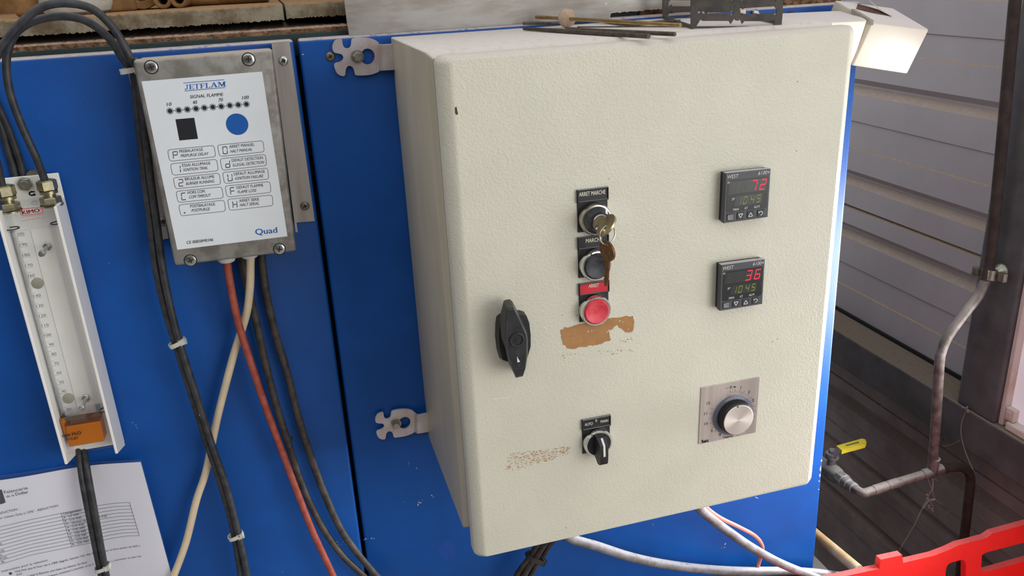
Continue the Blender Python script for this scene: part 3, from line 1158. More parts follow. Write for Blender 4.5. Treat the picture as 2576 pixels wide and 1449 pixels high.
# swinging latch handle
HZ = zoom(1220, 720, 5.575)
hp = lambda L, y: [at(*HZ(u, v), y) for u, v in L]
b = NB()
base_o = [(205, 385), (330, 345), (480, 335), (545, 355), (585, 460), (605, 640), (605, 800), (560, 960), (470, 1040), (280, 1025), (200, 1000), (160, 870), (140, 690), (145, 520), (160, 420)]
A = hp(base_o, CY)
mid = sum(A, Vector()) / len(A)
loft(b, [p + Vector((0, 0.0, 0)) for p in A], [mid + (p - mid) * 0.95 + Vector((0.0006, -0.009, 0)) for p in A])
part('handle_base', b, handle_black, door, 35)
back = [(262, 205), (300, 188), (350, 182), (385, 215), (440, 320), (520, 470), (590, 640), (606, 740), (602, 960), (572, 1150), (520, 1215), (420, 1205), (330, 1080), (285, 900), (222, 730), (210, 560), (215, 400)]
frnt = [(322, 335), (352, 340), (380, 338), (408, 330), (440, 390), (500, 520), (572, 680), (585, 745), (585, 965), (560, 1165), (535, 1250), (442, 1272), (405, 1190), (335, 1010), (300, 800), (285, 700), (302, 480)]
b = NB()
y1 = CY - 0.030
yb = CY - 0.0095
A = hp(back, yb)
F_ = hp(frnt, y1)
mF = sum(F_, Vector()) / len(F_)
M_ = [mF + (p - mF) * 1.06 + Vector((0, 0.0025, 0)) for p in F_]
va = [[b.verts.new(p) for p in R] for R in (A, M_, F_)]
for R, S in zip(va, va[1:]):
    for k in range(len(R)):
        q = (k + 1) % len(R)
        b.faces.new((R[k], R[q], S[q], S[k]))
b.faces.new(va[0][::-1])
b.faces.new(va[2])
part('latch_lever', b, handle_black, door, 30)
b = NB()
c = at(*HZ(446, 752), y1)
lathe(b, [(0.0050, -0.0002), (0.0052, 0.0009), (0.0062, 0.0012), (0.0070, 0.0009), (0.0072, -0.0002)], c, (0, -1, 0), 32)
lathe(b, [(0, 0.0006), (0.0012, 0.0006), (0.0016, 0)], c, (0, -1, 0), 16)
part('lock_ring', b, handle_black, door, 40)
pr = Print(HZ, y1, 0.0002)
pr.text('S', (502, 1125), (500, 1085), 34, 0.02)
pr.text('R', (486, 985), (482, 950), 34, 0.02)
pr.text('EL', (480, 945), (476, 880), 34, 0.02)
pr.path([(320, 480), (300, 700), (330, 1000), (425, 1165), (520, 1155), (572, 960), (572, 800)], 0.0003)
pr.path([(298, 785), (355, 788)], 0.0005)
pr.path([(520, 740), (592, 735)], 0.0005)
pr.obj('raised_lettering', ctrl_grey, door)
pr = Print(HZ, y1, 0.0003)
pr.poly([(448, 985), (494, 1060), (455, 1070)])
pr.obj('raised_lettering', ink_white, door)


# =================================================================== DOOR DEVICES
def push(bm_prof, c, seg=40):
    bm = NB()
    lathe(bm, bm_prof, c, (0, -1, 0), seg)
    return bm


def legend(name, label, cat, q, insert_q, insert_mat, texts, group):
    """30 x 40 mm legend plate with a raised label holder; q = TL TR BR BL of plate, insert_q of the holder"""
    P = [at(*BZ(*p), CY) for p in q]
    t = thing(name, label, cat, (sum(p.x for p in P) / 4, CY, P[3].z), group)
    xa, xb = (P[0].x + P[3].x) / 2 - 0.0004, (P[1].x + P[2].x) / 2
    za, zb = (P[2].z + P[3].z) / 2, (P[0].z + P[1].z) / 2
    bm = NB()
    box(bm, xa + 0.0004, xb - 0.0004, CY - 0.0012, CY, za, zb - 0.001, 0.0003, 1)
    zh = zb - 0.0118
    fr = CY - 0.0032
    for bx in ((xa, xb, zb - 0.0009, zb), (xa, xb, zh, zh + 0.0012), (xa, xa + 0.0010, zh, zb), (xb - 0.0010, xb, zh, zb)):
        box(bm, bx[0], bx[1], fr, CY, bx[2], bx[3], 0.0003, 1)
    part('legend_plate', bm, legend_black, t)
    bm = NB()
    box(bm, xa + 0.0012, xb - 0.0012, CY - 0.0022, CY - 0.0008, zh + 0.0010, zb - 0.0012)
    part('label_insert', bm, insert_mat, t)
    return t, (xa, xb, zh, zb)


def label_text(t, s, a, b, cap, fn=None, bold=0.015, m=None):
    pr = Print(fn or BZ, CY - 0.0022, 0.0002)
    for (tx, p, q) in s:
        pr.text(tx, p, q, cap, bold)
    return pr.obj('lettering', m or ink_cream, t)


GB = 'control buttons in a column on the cabinet door'
# key switch
t, _ = legend('key_switch', 'key switch under the ARRET MARCHE plate with a key in it', 'key switch', [(152, 110), (390, 88), (385, 410), (160, 432)], None, legend_black, None, GB)
label_text(t, [('ARRET MARCHE', (172, 165), (371, 143))], None, None, 31)
KC = at(*BZ(277, 322), CY)
part('bezel', push([(0.0146, 0.0012), (0.0150, 0.003), (0.0150, 0.0075), (0.0140, 0.0098), (0.0126, 0.0102)], KC), dull_chrome, t, 35)
part('collar', push([(0.0128, 0.0095), (0.0126, 0.0115), (0.0102, 0.0165), (0.0096, 0.0172), (0.0, 0.0172)], KC), button_black, t, 35)
part('key_barrel', push([(0.0076, 0.0165), (0.0076, 0.0186), (0.0070, 0.0192), (0.0, 0.0190)], KC), dull_chrome, t, 35)
d = Vector((math.cos(0.86), 0, math.sin(0.86)))
n_ = Vector((-d.z, 0, d.x))
b = NB()
for r0, r1 in ((0.0094, 0.0124),):
    P = [KC + d * r0 + n_ * 0.0012 + Vector((0, -0.0180, 0)), KC + d * r1 + n_ * 0.0012 + Vector((0, -0.0135, 0)), KC + d * r1 - n_ * 0.0012 + Vector((0, -0.0135, 0)), KC + d * r0 - n_ * 0.0012 + Vector((0, -0.0180, 0))]
    hexa(b, P + [p + Vector((0, 0.002, 0)) for p in P])
part('pointer_mark', b, ink_white, t)

# start button
t, _ = legend('push_button', 'black push button with chrome ring under the MARCHE plate', 'push button', [(158, 470), (393, 443), (388, 752), (165, 778)], None, legend_black, None, GB)
label_text(t, [('MARCHE', (223, 516), (346, 502))], None, None, 30)
C1 = at(*BZ(278, 668), CY)
ringp = [(0.0146, 0.0012), (0.0150, 0.003), (0.0150, 0.0082), (0.0142, 0.0098), (0.0128, 0.0099), (0.0124, 0.0085)]
part('bezel', push(ringp, C1), chrome, t, 35)
capp = [(0.0124, 0.0078), (0.0123, 0.0105), (0.0112, 0.0116), (0.0100, 0.0113), (0.0070, 0.0100), (0.0035, 0.0092), (0.0, 0.0090)]
part('button_cap', push(capp, C1), button_black, t, 50)
# stop button
t, _ = legend('push_button', 'red push button with chrome ring under the ARRET plate', 'push button', [(165, 820), (396, 793), (392, 1084), (174, 1113)], None, legend_red, None, GB)
label_text(t, [('ARRET', (244, 858), (322, 849))], None, None, 27)
C2 = at(*BZ(276, 1010), CY)
part('bezel', push(ringp, C2), chrome, t, 35)
part('button_cap', push(capp, C2), button_red, t, 50)

# keys on a ring: one in the barrel, one hanging
yk = CY - 0.0192
kr = thing('key_set', 'two flat keys on a wire ring, one in the key switch', 'keys', tuple(KC + Vector((0.006, -0.03, -0.06))))


def flat_key(bow_c, axis, side, bow_r, blade, th, material, hole_at, wob=1.0, blade_w=0.0035):
    """axis: towards the tip; side: across the flat; thickness along axis x side"""
    axis, side = Vector(axis).normalized(), Vector(side)
    side = (side - axis * side.dot(axis)).normalized()
    nrm = axis.cross(side)
    o = []
    for k in range(28):
        a = math.radians(28) + (2 * PI - math.radians(56)) * k / 27
        o.append((bow_r * wob * math.cos(a), bow_r * math.sin(a)))
    L = bow_r * wob + blade
    w = blade_w
    o += [(bow_r * wob + 0.001, -w), (bow_r * wob + 0.004, -w * 0.8)]
    x = bow_r * wob + 0.004
    k = 0
    while x < L - 0.003:
        x += 0.0016
        o.append((x, -w * (0.75 if k % 2 else 0.35)))
        k += 1
    o += [(L, -0.0004), (L, 0.0008), (L - 0.002, w * 0.8), (bow_r * wob + 0.001, w)]
    hl = [(hole_at[0] + 0.0022 * math.cos(2 * PI * k / 14), hole_at[1] + 0.0022 * math.sin(2 * PI * k / 14)) for k in range(14)]
    bm = NB()
    plate(bm, o, [hl], lambda u, v: bow_c + axis * u + side * v - nrm * th / 2, nrm * th)
    return bm


bow = Vector((KC.x, yk - 0.0118, KC.z)) + d * 0.001
b = flat_key(bow, (0, 1, 0), d, 0.0112, 0.008, 0.0020, key_steel, (-0.004, -0.004))
part('key', b, key_steel, kr, 40)
# ring, seen nearly face-on
rc = at(*BZ(386, 455), yk - 0.014)
e1 = Vector((0.97, 0.25, 0.05)).normalized()
e2 = Vector((0.02, 0.1, 1)).normalized()
b = NB()
tube(b, [rc + e1 * 0.0083 * math.cos(2 * PI * k / 32) + e2 * 0.0083 * math.sin(2 * PI * k / 32) for k in range(33)], 0.00065, 8, 2, False)
part('ring', b, dull_chrome, kr, 60)
top, tip = at(*BZ(385, 500), yk - 0.015), at(*BZ(374, 836), yk - 0.008)
ax = (tip - top).normalized()
bc = at(*BZ(386, 577), yk - 0.014)
b = flat_key(bc, tip - bc, Vector((0.27, -0.96, 0.02)), 0.0102, (tip - bc).length - 0.0085, 0.0022, key_brown, (-0.0062, 0.0), 0.92, 0.0032)
part('key', b, key_brown, kr, 40, 'bronzed key hanging from the ring')

# rotary selector
SZ = zoom(1430, 1020, 8.05)
BZ_old = BZ
BZ = SZ
t, _ = legend('selector_switch', 'black rotary selector with white pointer under the AUTO 0 MAIN plate', 'selector switch', [(268, 270), (845, 180), (832, 862), (280, 972)], None, legend_black, None, GB)
pr = Print(SZ, CY - 0.0022, 0.0002)
pr.text('AUTO', (330, 418), (492, 392), 56, 0.015)
pr.text('MAIN', (652, 355), (803, 330), 54, 0.015)
pr.text('0', (547, 336), (579, 331), 54, 0.015)
pr.obj('lettering', ink_cream, t)
SCN = at(*SZ(556, 700), CY)
part('bezel', push([(0.0146, 0.0012), (0.0150, 0.003), (0.0150, 0.0068), (0.0140, 0.0086), (0.0126, 0.0088), (0.0122, 0.0075)], SCN), chrome, t, 35)
b = NB()
lathe(b, [(0.0122, 0.0070), (0.0120, 0.0095), (0, 0.0098)], SCN, (0, -1, 0), 36)
side_prof = [(0.0118, 0.0095), (0.0118, 0.0150), (0.0062, 0.0225), (-0.004, 0.0232), (-0.0135, 0.0222), (-0.0165, 0.0205), (-0.0165, 0.0180), (-0.0120, 0.0095)]
LP = []
for w in (-0.0046, 0.0046):
    LP.append([SCN + Vector((w * (0.9 if pz > 0.018 else 1.12), -pz, z)) for z, pz in side_prof])
loft(b, LP[0], LP[1])
part('knob', b, handle_black, t, 30)
b = NB()
line = [(0.0112, 0.0160), (0.0062, 0.0228), (-0.0040, 0.0235), (-0.0060, 0.0233)]
for (za, pa), (zb, pb) in zip(line, line[1:]):
    b.faces.new([b.verts.new(SCN + Vector((x, -p_, z))) for x, p_, z in ((-0.0011, pa, za), (0.0011, pa, za), (0.0011, pb, zb), (-0.0011, pb, zb))])
part('pointer_line', b, ink_white, t)
BZ = BZ_old


# temperature controllers
def controller(q, label, pv):
    yf = CY - 0.0105
    P = [at(*p, yf) for p in q]
    fn = quadmap(q)
    t = thing('temperature_controller', label, 'controller', (sum(p.x for p in P) / 4, CY, P[3].z), 'temperature controllers on the cabinet door')
    C = sum(P, Vector()) / 4
    b = NB()
    Q = [p + Vector((0, 0.0062, 0)) for p in P]
    hexa(b, P + Q, 0.0008)
    part('bezel', b, ctrl_grey, t)
    b = NB()
    S = [C + (p - C) * 0.965 for p in P]
    hexa(b, [p + Vector((0, 0.0061, 0)) for p in S] + [Vector((p.x, CY, p.z)) for p in S])
    part('panel_gasket', b, ctrl_black, t)
    pr = Print(fn, yf, 0.0002)
    pr.poly([(.05, .185), (.08, .155), (.93, .155), (.955, .18), (.955, .775), (.93, .80), (.08, .80), (.05, .775)])
    pr.obj('display_window', ctrl_black, t)
    pr = Print(fn, yf, 0.0003)
    pr.poly([(.115, .19), (.93, .19), (.915, .435), (.075, .435)])
    pr.poly([(.255, .485), (.845, .485), (.83, .69), (.22, .69)])
    pr.obj('display', lcd_grey, t)
    pr = Print(fn, yf, 0.0004)
    dq = lambda u, w, v0, v1, sl: [(u + sl, v0), (u + w + sl, v0), (u + w, v1), (u, v1)]
    for u in (.12, .335):
        seven(pr, '8', dq(u, .13, .215, .41, .03))
    pr.obj('unlit_digits', ghost, t)
    pr = Print(fn, yf, 0.0005)
    for ch, u in zip(pv, (.555, .755)):
        seven(pr, ch, dq(u, .14, .20, .42, .03))
    pr.obj('red_digits', led_red, t)
    pr = Print(fn, yf, 0.0005)
    pr.poly([(.905, .545), (.92, .51), (.935, .54)])
    pr.obj('alarm_mark', led_dim, t)
    pr = Print(fn, yf, 0.0005)
    for ch, u in zip('1045', (.275, .405, .565, .705)):
        seven(pr, ch, dq(u, .09, .515, .665, .02))
    pr.obj('green_digits', led_green, t)
    pr = Print(fn, yf, 0.0005)
    pr.text('WEST', (.03, .118), (.275, .118), .072, 0.0, 0.15)
    pr.text('6100+', (.715, .108), (.965, .108), .072, 0.0, 0.2)
    pr.text('PV', (.045, .225), (.10, .225), .045, 0.0, 0.2)
    pr.text('SP', (.16, .56), (.222, .56), .045, 0.0, 0.2)
    pr.text('MAN', (.205, .775), (.325, .775), .048, 0.01)
    pr.text('AT', (.455, .775), (.525, .775), .048, 0.01)
    pr.text('ALM', (.665, .775), (.785, .775), .048, 0.01)
    pr.obj('lettering', ink_white, t)
    for i, u in enumerate((.075, .30, .525, .75)):
        kq = [fn(*p) for p in ((u, .825), (u + .155, .825), (u + .155, .965), (u, .965))]
        K = [at(*p, yf - 0.0007) for p in kq]
        b = NB()
        hexa(b, K + [p + Vector((0, 0.0009, 0)) for p in K], 0.0003, 1)
        ko = part('key_pad', b, key_pad, t)
        pr = Print(quadmap(kq), yf - 0.0007, 0.0002)
        if i == 0:
            pr.text('AUTO', (.1, .44), (.9, .44), .28, 0.0)
            pr.line((.1, .52), (.9, .52), 0.0003)
            pr.text('MAN', (.14, .88), (.86, .88), .28, 0.0)
        elif i == 1:
            pr.path([(.2, .22), (.8, .22), (.5, .78)], 0.0007, True)
        elif i == 2:
            pr.path([(.2, .78), (.8, .78), (.5, .22)], 0.0007, True)
        else:
            A = [(.5 + .27 * math.cos(a), .52 + .27 * math.sin(a)) for a in [math.radians(-150 + 250 * k / 14) for k in range(15)]]
            pr.path(A, 0.0007)
            pr.poly([(.12, .28), (.45, .22), (.30, .52)])
        pr.obj('key_symbol', ink_white, ko)
    return t


KZ = zoom(1760, 400, 3.623)
controller([KZ(*p) for p in ((238, 128), (652, 85), (625, 530), (217, 588))], 'upper square temperature controller with red 72 over green 1045', '72')
controller([KZ(*p) for p in ((197, 965), (600, 912), (575, 1322), (182, 1387))], 'lower square temperature controller with red 36 over green 1045', '36')

# timer
TZ = zoom(1740, 930, 6.9)
tq = [(165, 315), (1183, 128), (1115, 1090), (118, 1300)]
P = [at(*TZ(*p), CY - 0.0012) for p in tq]
t = thing('timer', 'rotary hours timer with silver knob on a square brushed metal plate', 'timer', (sum(p.x for p in P) / 4, CY, P[3].z))
b = NB()
hexa(b, P + [Vector((p.x, CY, p.z)) for p in P], 0.0003, 1)
part('dial_plate', b, brushed, t)
pr = Print(TZ, CY - 0.0012, 0.0002)
for s, a, e, cap in (('0', (662, 330), (697, 324), 46), ('1', (850, 331), (856, 330), 42), ('2', (978, 410), (1014, 403), 42), ('3', (1042, 553), (1078, 547), 42),
                     ('12', (265, 608), (320, 598), 46), ('11', (220, 790), (265, 782), 46), ('10', (220, 965), (280, 953), 42), ('9', (332, 1088), (365, 1082), 42), ('8', (476, 1152), (512, 1145), 42)):
    pr.text(s, a, e, cap)
pr.text('Heures', (553, 1195), (712, 1165), 40)
pr.line((592, 330), (642, 318), 0.0003)
pr.line((712, 305), (745, 300), 0.0003)
pr.poly([(738, 282), (778, 298), (738, 318)])
cx_, cy_ = 712, 762
for k in range(0, 49):
    a = math.radians(-95.3 + 6.2 * k)
    ux, uy = math.cos(a), math.sin(a)
    big = 378 if k % 2 else 412
    pr.line((cx_ + ux * 345 - 5, cy_ + uy * 360 + (ux * -62)), (cx_ + ux * big - 5, cy_ + uy * (big + 8) + (ux * -72)), 0.00022)
for pl in ([(172, 1225), (205, 1218), (205, 1248), (240, 1240), (238, 1262), (180, 1275)], [(222, 1228), (292, 1212), (294, 1224), (240, 1236), (240, 1240), (250, 1238), (248, 1262), (215, 1262)], [(255, 1238), (294, 1230), (292, 1252), (256, 1258)]):
    pr.poly(pl)
pr.obj('lettering', ink_black, t)
TC = at(*TZ(700, 770), CY)
b = NB()
lathe(b, [(0.0, 0.0016), (0.0230, 0.0016), (0.0232, 0.0030), (0.0225, 0.0034), (0.0, 0.0034)], TC, (0, -1, 0), 56)
part('dial_skirt', b, skirt_clear, t, 35)
b = NB()
seg = 96
R = []
for h, r in ((0.0034, 0.0195), (0.0105, 0.0184)):
    R.append([b.verts.new(TC + Vector((math.cos(2 * PI * k / seg), 0, math.sin(2 * PI * k / seg))) * (r - (0.0006 if k % 2 else 0)) + Vector((0, -h, 0))) for k in range(seg)])
for k in range(seg):
    b.faces.new((R[0][k], R[0][(k + 1) % seg], R[1][(k + 1) % seg], R[1][k]))
lathe(b, [(0.0186, 0.0104), (0.0186, 0.0112), (0.0180, 0.0122), (0.0168, 0.0128), (0.0, 0.0128)], TC, (0, -1, 0), 64)
part('knob', b, knurl_black, t, 30)
b = NB()
lathe(b, [(0.0172, 0.0127), (0.0172, 0.0134), (0.0168, 0.0138), (0.0, 0.0138)], TC, (0, -1, 0), 64)
part('knob_cap', b, spun_alu, t, 30)
pr = Print(TZ, CY - 0.0139, 0.0001)
pr.ring3(at(*TZ(800, 645), CY - 0.0139), 0, 0.0010, 16)
pr.obj('pointer_dot', ink_black, t)
pr = Print(TZ, CY - 0.0035, 0.0001)
pr.line((656, 428), (678, 485), 0.0005)
pr.obj('index_line', ink_red, t)

# =================================================================== FLAME CONTROL BOX
JZ = zoom(330, 100, 2.498)
YJ = -0.060
jw = lambda u, v, y=YJ: at(*JZ(u, v), y)
fq = [at(333, 152, YJ), at(686, 125, YJ), at(746, 633, YJ), at(440, 670, YJ)]
fm = thing('flame_monitor', 'grey cast metal flame monitor box with white printed faceplate', 'control box', (sum(p.x for p in fq) / 4, -0.03, fq[3].z))
b = NB()
bk = [Vector((p.x, -0.045, p.z)) for p in fq]
hexa(b, fq + bk, 0.003, 3)
part('lid', b, cast_alu, fm, 35)
b = NB()
C = sum(fq, Vector()) / 4
in_ = [C + (p - C) * 0.985 for p in fq]
hexa(b, [Vector((p.x, -0.0455, p.z)) for p in in_] + [Vector((p.x, -0.012, p.z)) for p in in_], 0.0025, 2)
part('housing', b, cast_alu, fm, 35)
lq = [(65, 262), (823, 200), (982, 1235), (290, 1320)]
L4 = [jw(*p, YJ - 0.0004) for p in lq]
b = NB()
hexa(b, L4 + [Vector((p.x, YJ + 0.0004, p.z)) for p in L4])
fl = part('faceplate', b, label_white, fm)
YL = YJ - 0.0004
pr = Print(JZ, YL)
cur = 0.0
ws = dict(J=.095, E=.125, T=.125, F=.12, L=.125, A=.165, M=.2)
for ch in 'JETFLAM':
    w = ws[ch]
    x0, x1 = 335 + 257 * cur, 335 + 257 * (cur + w)
    tp = lambda x: 284 - (x - 335) * 0.085
    pr.strokes(SERIF[ch], [(x0, tp(x0)), (x1, tp(x1)), (x1 + 2, tp(x1) + 31), (x0 + 2, tp(x0) + 31)])
    cur += w + 0.009
pr.line((327, 272), (585, 251), 0.0005)
pr.line((335, 322), (592, 300), 0.0005)
pr.text('Quad', (783, 1226), (919, 1212), 36, 0.03)
r = (jw(666 + 70, 531) - jw(666, 531)).length
pr.ring3(pr.w(666, 531), 0, r, 40)
pr.obj('blue_lettering', ink_blue, fl)
pr = Print(JZ, YL)
LED = [(244, 448), (299, 443), (353, 438), (407, 433), (460, 428), (513, 423), (566, 419), (620, 413), (673, 409), (724, 405)]
k1 = r / 70
for p in LED:
    pr.ring3(pr.w(*p), 0, 14.5 * k1, 20)
    pr.ring3(pr.w(*p), 18 * k1, 20.5 * k1, 24)
for p, q in zip(LED, LED[1:]):
    pr.line((p[0] + 20, p[1] - 1.7), (q[0] - 20, q[1] + 1.7), 0.0004)
pr.poly([(278, 500), (396, 490), (420, 622), (303, 633)])
pr.obj('indicator_window', ink_black, fl)
pr = Print(JZ, YL)
for s, a, e, cap in (('10', (224, 417), (253, 414), 21), ('40', (386, 405), (414, 402), 21), ('70', (548, 390), (576, 387), 21), ('100', (698, 376), (739, 371), 21), ('SIGNAL FLAMME', (370, 369), (577, 353), 20), ('CE 0085BM0346', (348, 1284), (515, 1265), 18)):
    pr.text(s, a, e, cap, 0.018, 0.22)
BX = [[(228, 692), (520, 664), (532, 735), (242, 764)], [(246, 780), (537, 751), (548, 823), (260, 852)], [(263, 868), (553, 838), (564, 908), (278, 937)], [(281, 953), (569, 924), (580, 994), (295, 1023)], [(298, 1038), (585, 1008), (594, 1077), (312, 1107)],
      [(541, 662), (828, 634), (837, 704), (556, 734)], [(558, 748), (843, 720), (852, 790), (572, 820)], [(573, 834), (857, 806), (865, 875), (587, 904)], [(589, 919), (872, 891), (879, 959), (603, 989)], [(605, 1003), (886, 975), (892, 1042), (618, 1073)]]
TX = [('P', 'PREBALAYAGE', (304, 711), (452, 697), 'PREPURGE DELAY', (311, 739), (485, 724)), ('1', 'ESSAI ALLUMAGE', (322, 799), (499, 783), 'IGNITION TRIAL', (328, 827), (482, 813)),
      ('2', 'BRULEUR ALLUME', (339, 885), (524, 868), 'BURNER RUNNING', (345, 914), (521, 897)), ('C', 'HORS COM.', (356, 970), (468, 960), 'COM TIMEOUT', (363, 998), (498, 985)),
      ('.', 'POSTBALAYAGE', (373, 1055), (528, 1041), 'POSTPURGE', (380, 1083), (492, 1072)), ('0', 'ARRET MANUEL', (618, 681), (776, 666), 'HALT MANUAL', (623, 711), (761, 697)),
      ('d', 'DEFAUT DETECTION', (633, 768), (829, 749), 'ILLEGAL DETECTION', (639, 797), (834, 778)), ('U', 'DEFAUT ALLUMAGE', (647, 853), (841, 835), 'IGNITION FAILURE', (654, 881), (829, 865)),
      ('F', 'DEFAUT FLAMME', (663, 938), (831, 922), 'FLAME LOSS', (669, 966), (785, 955)), ('H', 'ARRET SERIE', (680, 1021), (805, 1010), 'HALT SERIAL', (683, 1048), (804, 1036))]
for q, (g, s1_, a1, e1_, s2_, a2, e2_) in zip(BX, TX):
    pr.rrect(q, 0.0004, 0.0026)
    f = quadmap(q)
    if g == '.':
        pr.ring3(pr.w(*f(.095, .76)), 0, 0.0007, 12)
    else:
        gq = [f(.085, .18), f(.205, .18), f(.205, .84), f(.085, .84)]
        seven(pr, g, gq)
    pr.text(s1_, a1, e1_, 18, 0.008)
    pr.text(s2_, a2, e2_, 18, 0.008, 0.25)
pr.obj('lettering', ink_black, fl)


def screw_mesh(r, h, name, m):
    bm = NB()
    lathe(bm, [(r, 0), (r * 0.96, h * 0.5), (r * 0.75, h * 0.9), (r * 0.4, h), (0, h)], (0, 0, 0), (0, -1, 0), 28)
    me = finish(bm, name, m, 40)
    return me


def cross_mesh(r, h, name):
    bm = NB()
    for a in (0.5, 0.5 + PI / 2):
        u = Vector((math.cos(a), 0, math.sin(a)))
        w = Vector((-u.z, 0, u.x))
        P = [u * s * r * .5 + w * q * r * .11 + Vector((0, -h - 0.00012, 0)) for s, q in ((-1, 1), (1, 1), (1, -1), (-1, -1))]
        bm.faces.new([bm.verts.new(p) for p in P])
    return finish(bm, name, black_slot)


def well_mesh(r, name):
    bm = NB()
    lathe(bm, [(r * 0.98, 0.0002), (r * 1.14, 0.0002), (r * 1.14, 0)], (0, 0, 0), (0, -1, 0), 28)
    return finish(bm, name, black_slot)


sm, cm, wm = screw_mesh(0.0056, 0.0010, 'screw', screw_steel), cross_mesh(0.0056, 0.001, 'screw_slot'), well_mesh(0.0056, 'screw_well')
for u, v, a in ((126, 172, .3), (737, 123, .6), (372, 1387, .15), (931, 1315, .75)):
    p = jw(u, v)
    s = inst('screw', sm, fm, p)
    inst('screw_slot', cm, s, p, (0, a, 0))
    inst('screw_well', wm, s, p)
# cable glands
for px, py in ((571, 655), (629, 647)):
    p = at(px, py, -0.036)
    p.z = fq[3].z + (0.001 if px > 600 else -0.0005)
    b = NB()
    lathe(b, [(0.0, -0.004), (0.0105, -0.004), (0.0105, 0.0016), (0.0098, 0.0022), (0.0100, 0.0050), (0.0078, 0.0085), (0.0052, 0.0090), (0.0, 0.0088)], p, (0, 0, -1), 24)
    part('cable_gland', b, gland_white, fm, 35)
# brackets carrying the box
ym = -0.0024
b = NB()
Pq = [at(688, 107, ym), at(728, 103.5, ym), at(792, 556, ym), at(744, 560, ym)]
hexa(b, Pq + [p + Vector((0, 0.0022, 0)) for p in Pq])
L1 = [at(688, 107, ym), at(745, 560, ym)]
Q = [L1[0] + Vector((-0.0022, 0, 0)), L1[0], L1[1], L1[1] + Vector((-0.0022, 0, 0))]
hexa(b, [p + Vector((0, -0.038, 0)) for p in Q] + Q)
ba = part('angle_bracket', b, bracket_alu, fm)
sm2, cm2 = screw_mesh(0.0049, 0.0022, 'screw', screw_steel), cross_mesh(0.0049, 0.0022, 'screw_slot')
sm3 = screw_mesh(0.0049, 0.0022, 'screw', old_screw)
for u, v, a, me in ((957, 132, .1, sm2), (1092, 1045, .3, sm3)):
    p = jw(u, v, ym)
    inst('screw', me, ba, p)
    inst('screw_slot', cm2, ba, p, (0, a, 0))
b = NB()
Pq = [at(316, 150, ym), at(345, 148, ym), at(424, 600, ym), at(405, 603, ym)]
Pq[0].z = Pq[1].z = 1.483
hexa(b, Pq + [p + Vector((0, 0.0022, 0)) for p in Pq])
Q = [Pq[1] + Vector((-0.002, 0, 0)), Pq[1], Pq[2], Pq[2] + Vector((-0.002, 0, 0))]
Q = [p + Vector((0.010, 0, 0)) for p in Q]
hexa(b, [p + Vector((0, -0.012, 0)) for p in Q] + Q)
b2 = part('angle_bracket', b, bracket_alu, fm)
p = jw(203, 1142, ym)
inst('screw', sm3, b2, p)
inst('screw_slot', cm2, b2, p, (0, .2, 0))
# screws driven straight into the kiln panel
for px, py in ((831, 142),):
    p = at(px, py, 0.0)
    s = inst('screw', sm3, kiln, p)
    inst('screw_slot', cm2, s, p, (0, .1, 0))
p = at(727, 1102, 0.0)
b = NB()
lathe(b, [(0.0045, 0), (0.004, 0.002), (0, 0.0025)], p, (0, -1, 0), 20)
part('rivet', b, black_plastic, kiln, 50)


# =================================================================== LIQUID GAUGE
GZ, HZ2 = zoom(0, 420, 3.812), zoom(0, 780, 3.623)
YF, YB, YP = -0.048, -0.010, -0.036
g = thing('manometer', 'white channelled liquid column gauge with millimetre scale and amber fluid', 'gauge', (-0.237, -0.01, at(163, 1169, YF).z))
b = NB()
fx, bx_ = at(143, 520, YF), at(159, 497, YB)
fx2, bx2 = at(296, 1141, YF), at(311, 1121, YB)
xr = (fx.x + fx2.x) / 2
for (xo, zt_f, zt_b, zb_f, zb_b, th) in ((xr, fx.z, bx_.z, fx2.z, bx2.z, -0.0028), (at(163, 1169, YF).x, fx.z - 0.001, bx_.z - 0.001, at(163, 1169, YF).z, at(176, 1146, YB).z, 0.0028)):
    P = [Vector((xo, YF, zt_f)), Vector((xo, YB, zt_b)), Vector((xo, YB, zb_b)), Vector((xo, YF, zb_f))]
    Q = [p + Vector((th, 0, 0)) for p in P]
    hexa(b, [P[0], P[1], P[2], P[3], Q[0], Q[1], Q[2], Q[3]], 0.0006, 1)
xl = at(163, 1169, YF).x
zpb = at(230, 1129, YB).z
zpt = at(129, 437, YB).z
box(b, xl + 0.0005, xr - 0.0005, YB, YB + 0.003, zpb, zpt, 0.0006, 1)
part('back_channel', b, white_pvc, g, 30)
# clear head, tubes, scale strip, reservoir
zh1, zh0 = at(75, 514, YP).z, at(80, 575, YP).z
b = NB()
box(b, xl + 0.0035, xr - 0.0032, YP - 0.006, YB - 0.001, zh0, zh1, 0.0006, 1)
part('clear_head', b, acrylic, g)
zr1, zr0 = at(205, 1047, YP).z, at(225, 1128, YP).z
b = NB()
box(b, xl + 0.0035, xr - 0.0032, YP - 0.006, YB - 0.001, zr0, zr1, 0.0006, 1)
part('clear_reservoir', b, acrylic, g)
yfl = YP - 0.0055
LQ = [at(*HZ2(*p), yfl) for p in ((596, 1060), (912, 1012), (952, 1198), (628, 1252))]
b = NB()
hexa(b, LQ + [p + Vector((0, 0.018, 0)) for p in LQ], 0.001, 1)
part('fluid', b, amber, g)
b = NB()
a0, a1 = at(*HZ2(596, 1060), yfl), at(*HZ2(912, 1012), yfl)
box(b, a0.x, a1.x, yfl, yfl + 0.018, (a0.z + a1.z) / 2 + 0.0002, (a0.z + a1.z) / 2 + 0.0024)
part('fluid_meniscus', b, meniscus, g)
b = NB()
P0, P1 = at(*HZ2(588, 1020), yfl), at(*HZ2(600, 1100), yfl)
cyl(b, (P1.x - 0.0015, YP - 0.001, P1.z - 0.006), (P1.x - 0.0015, YP - 0.001, P0.z + 0.002), 0.0026, seg=14)
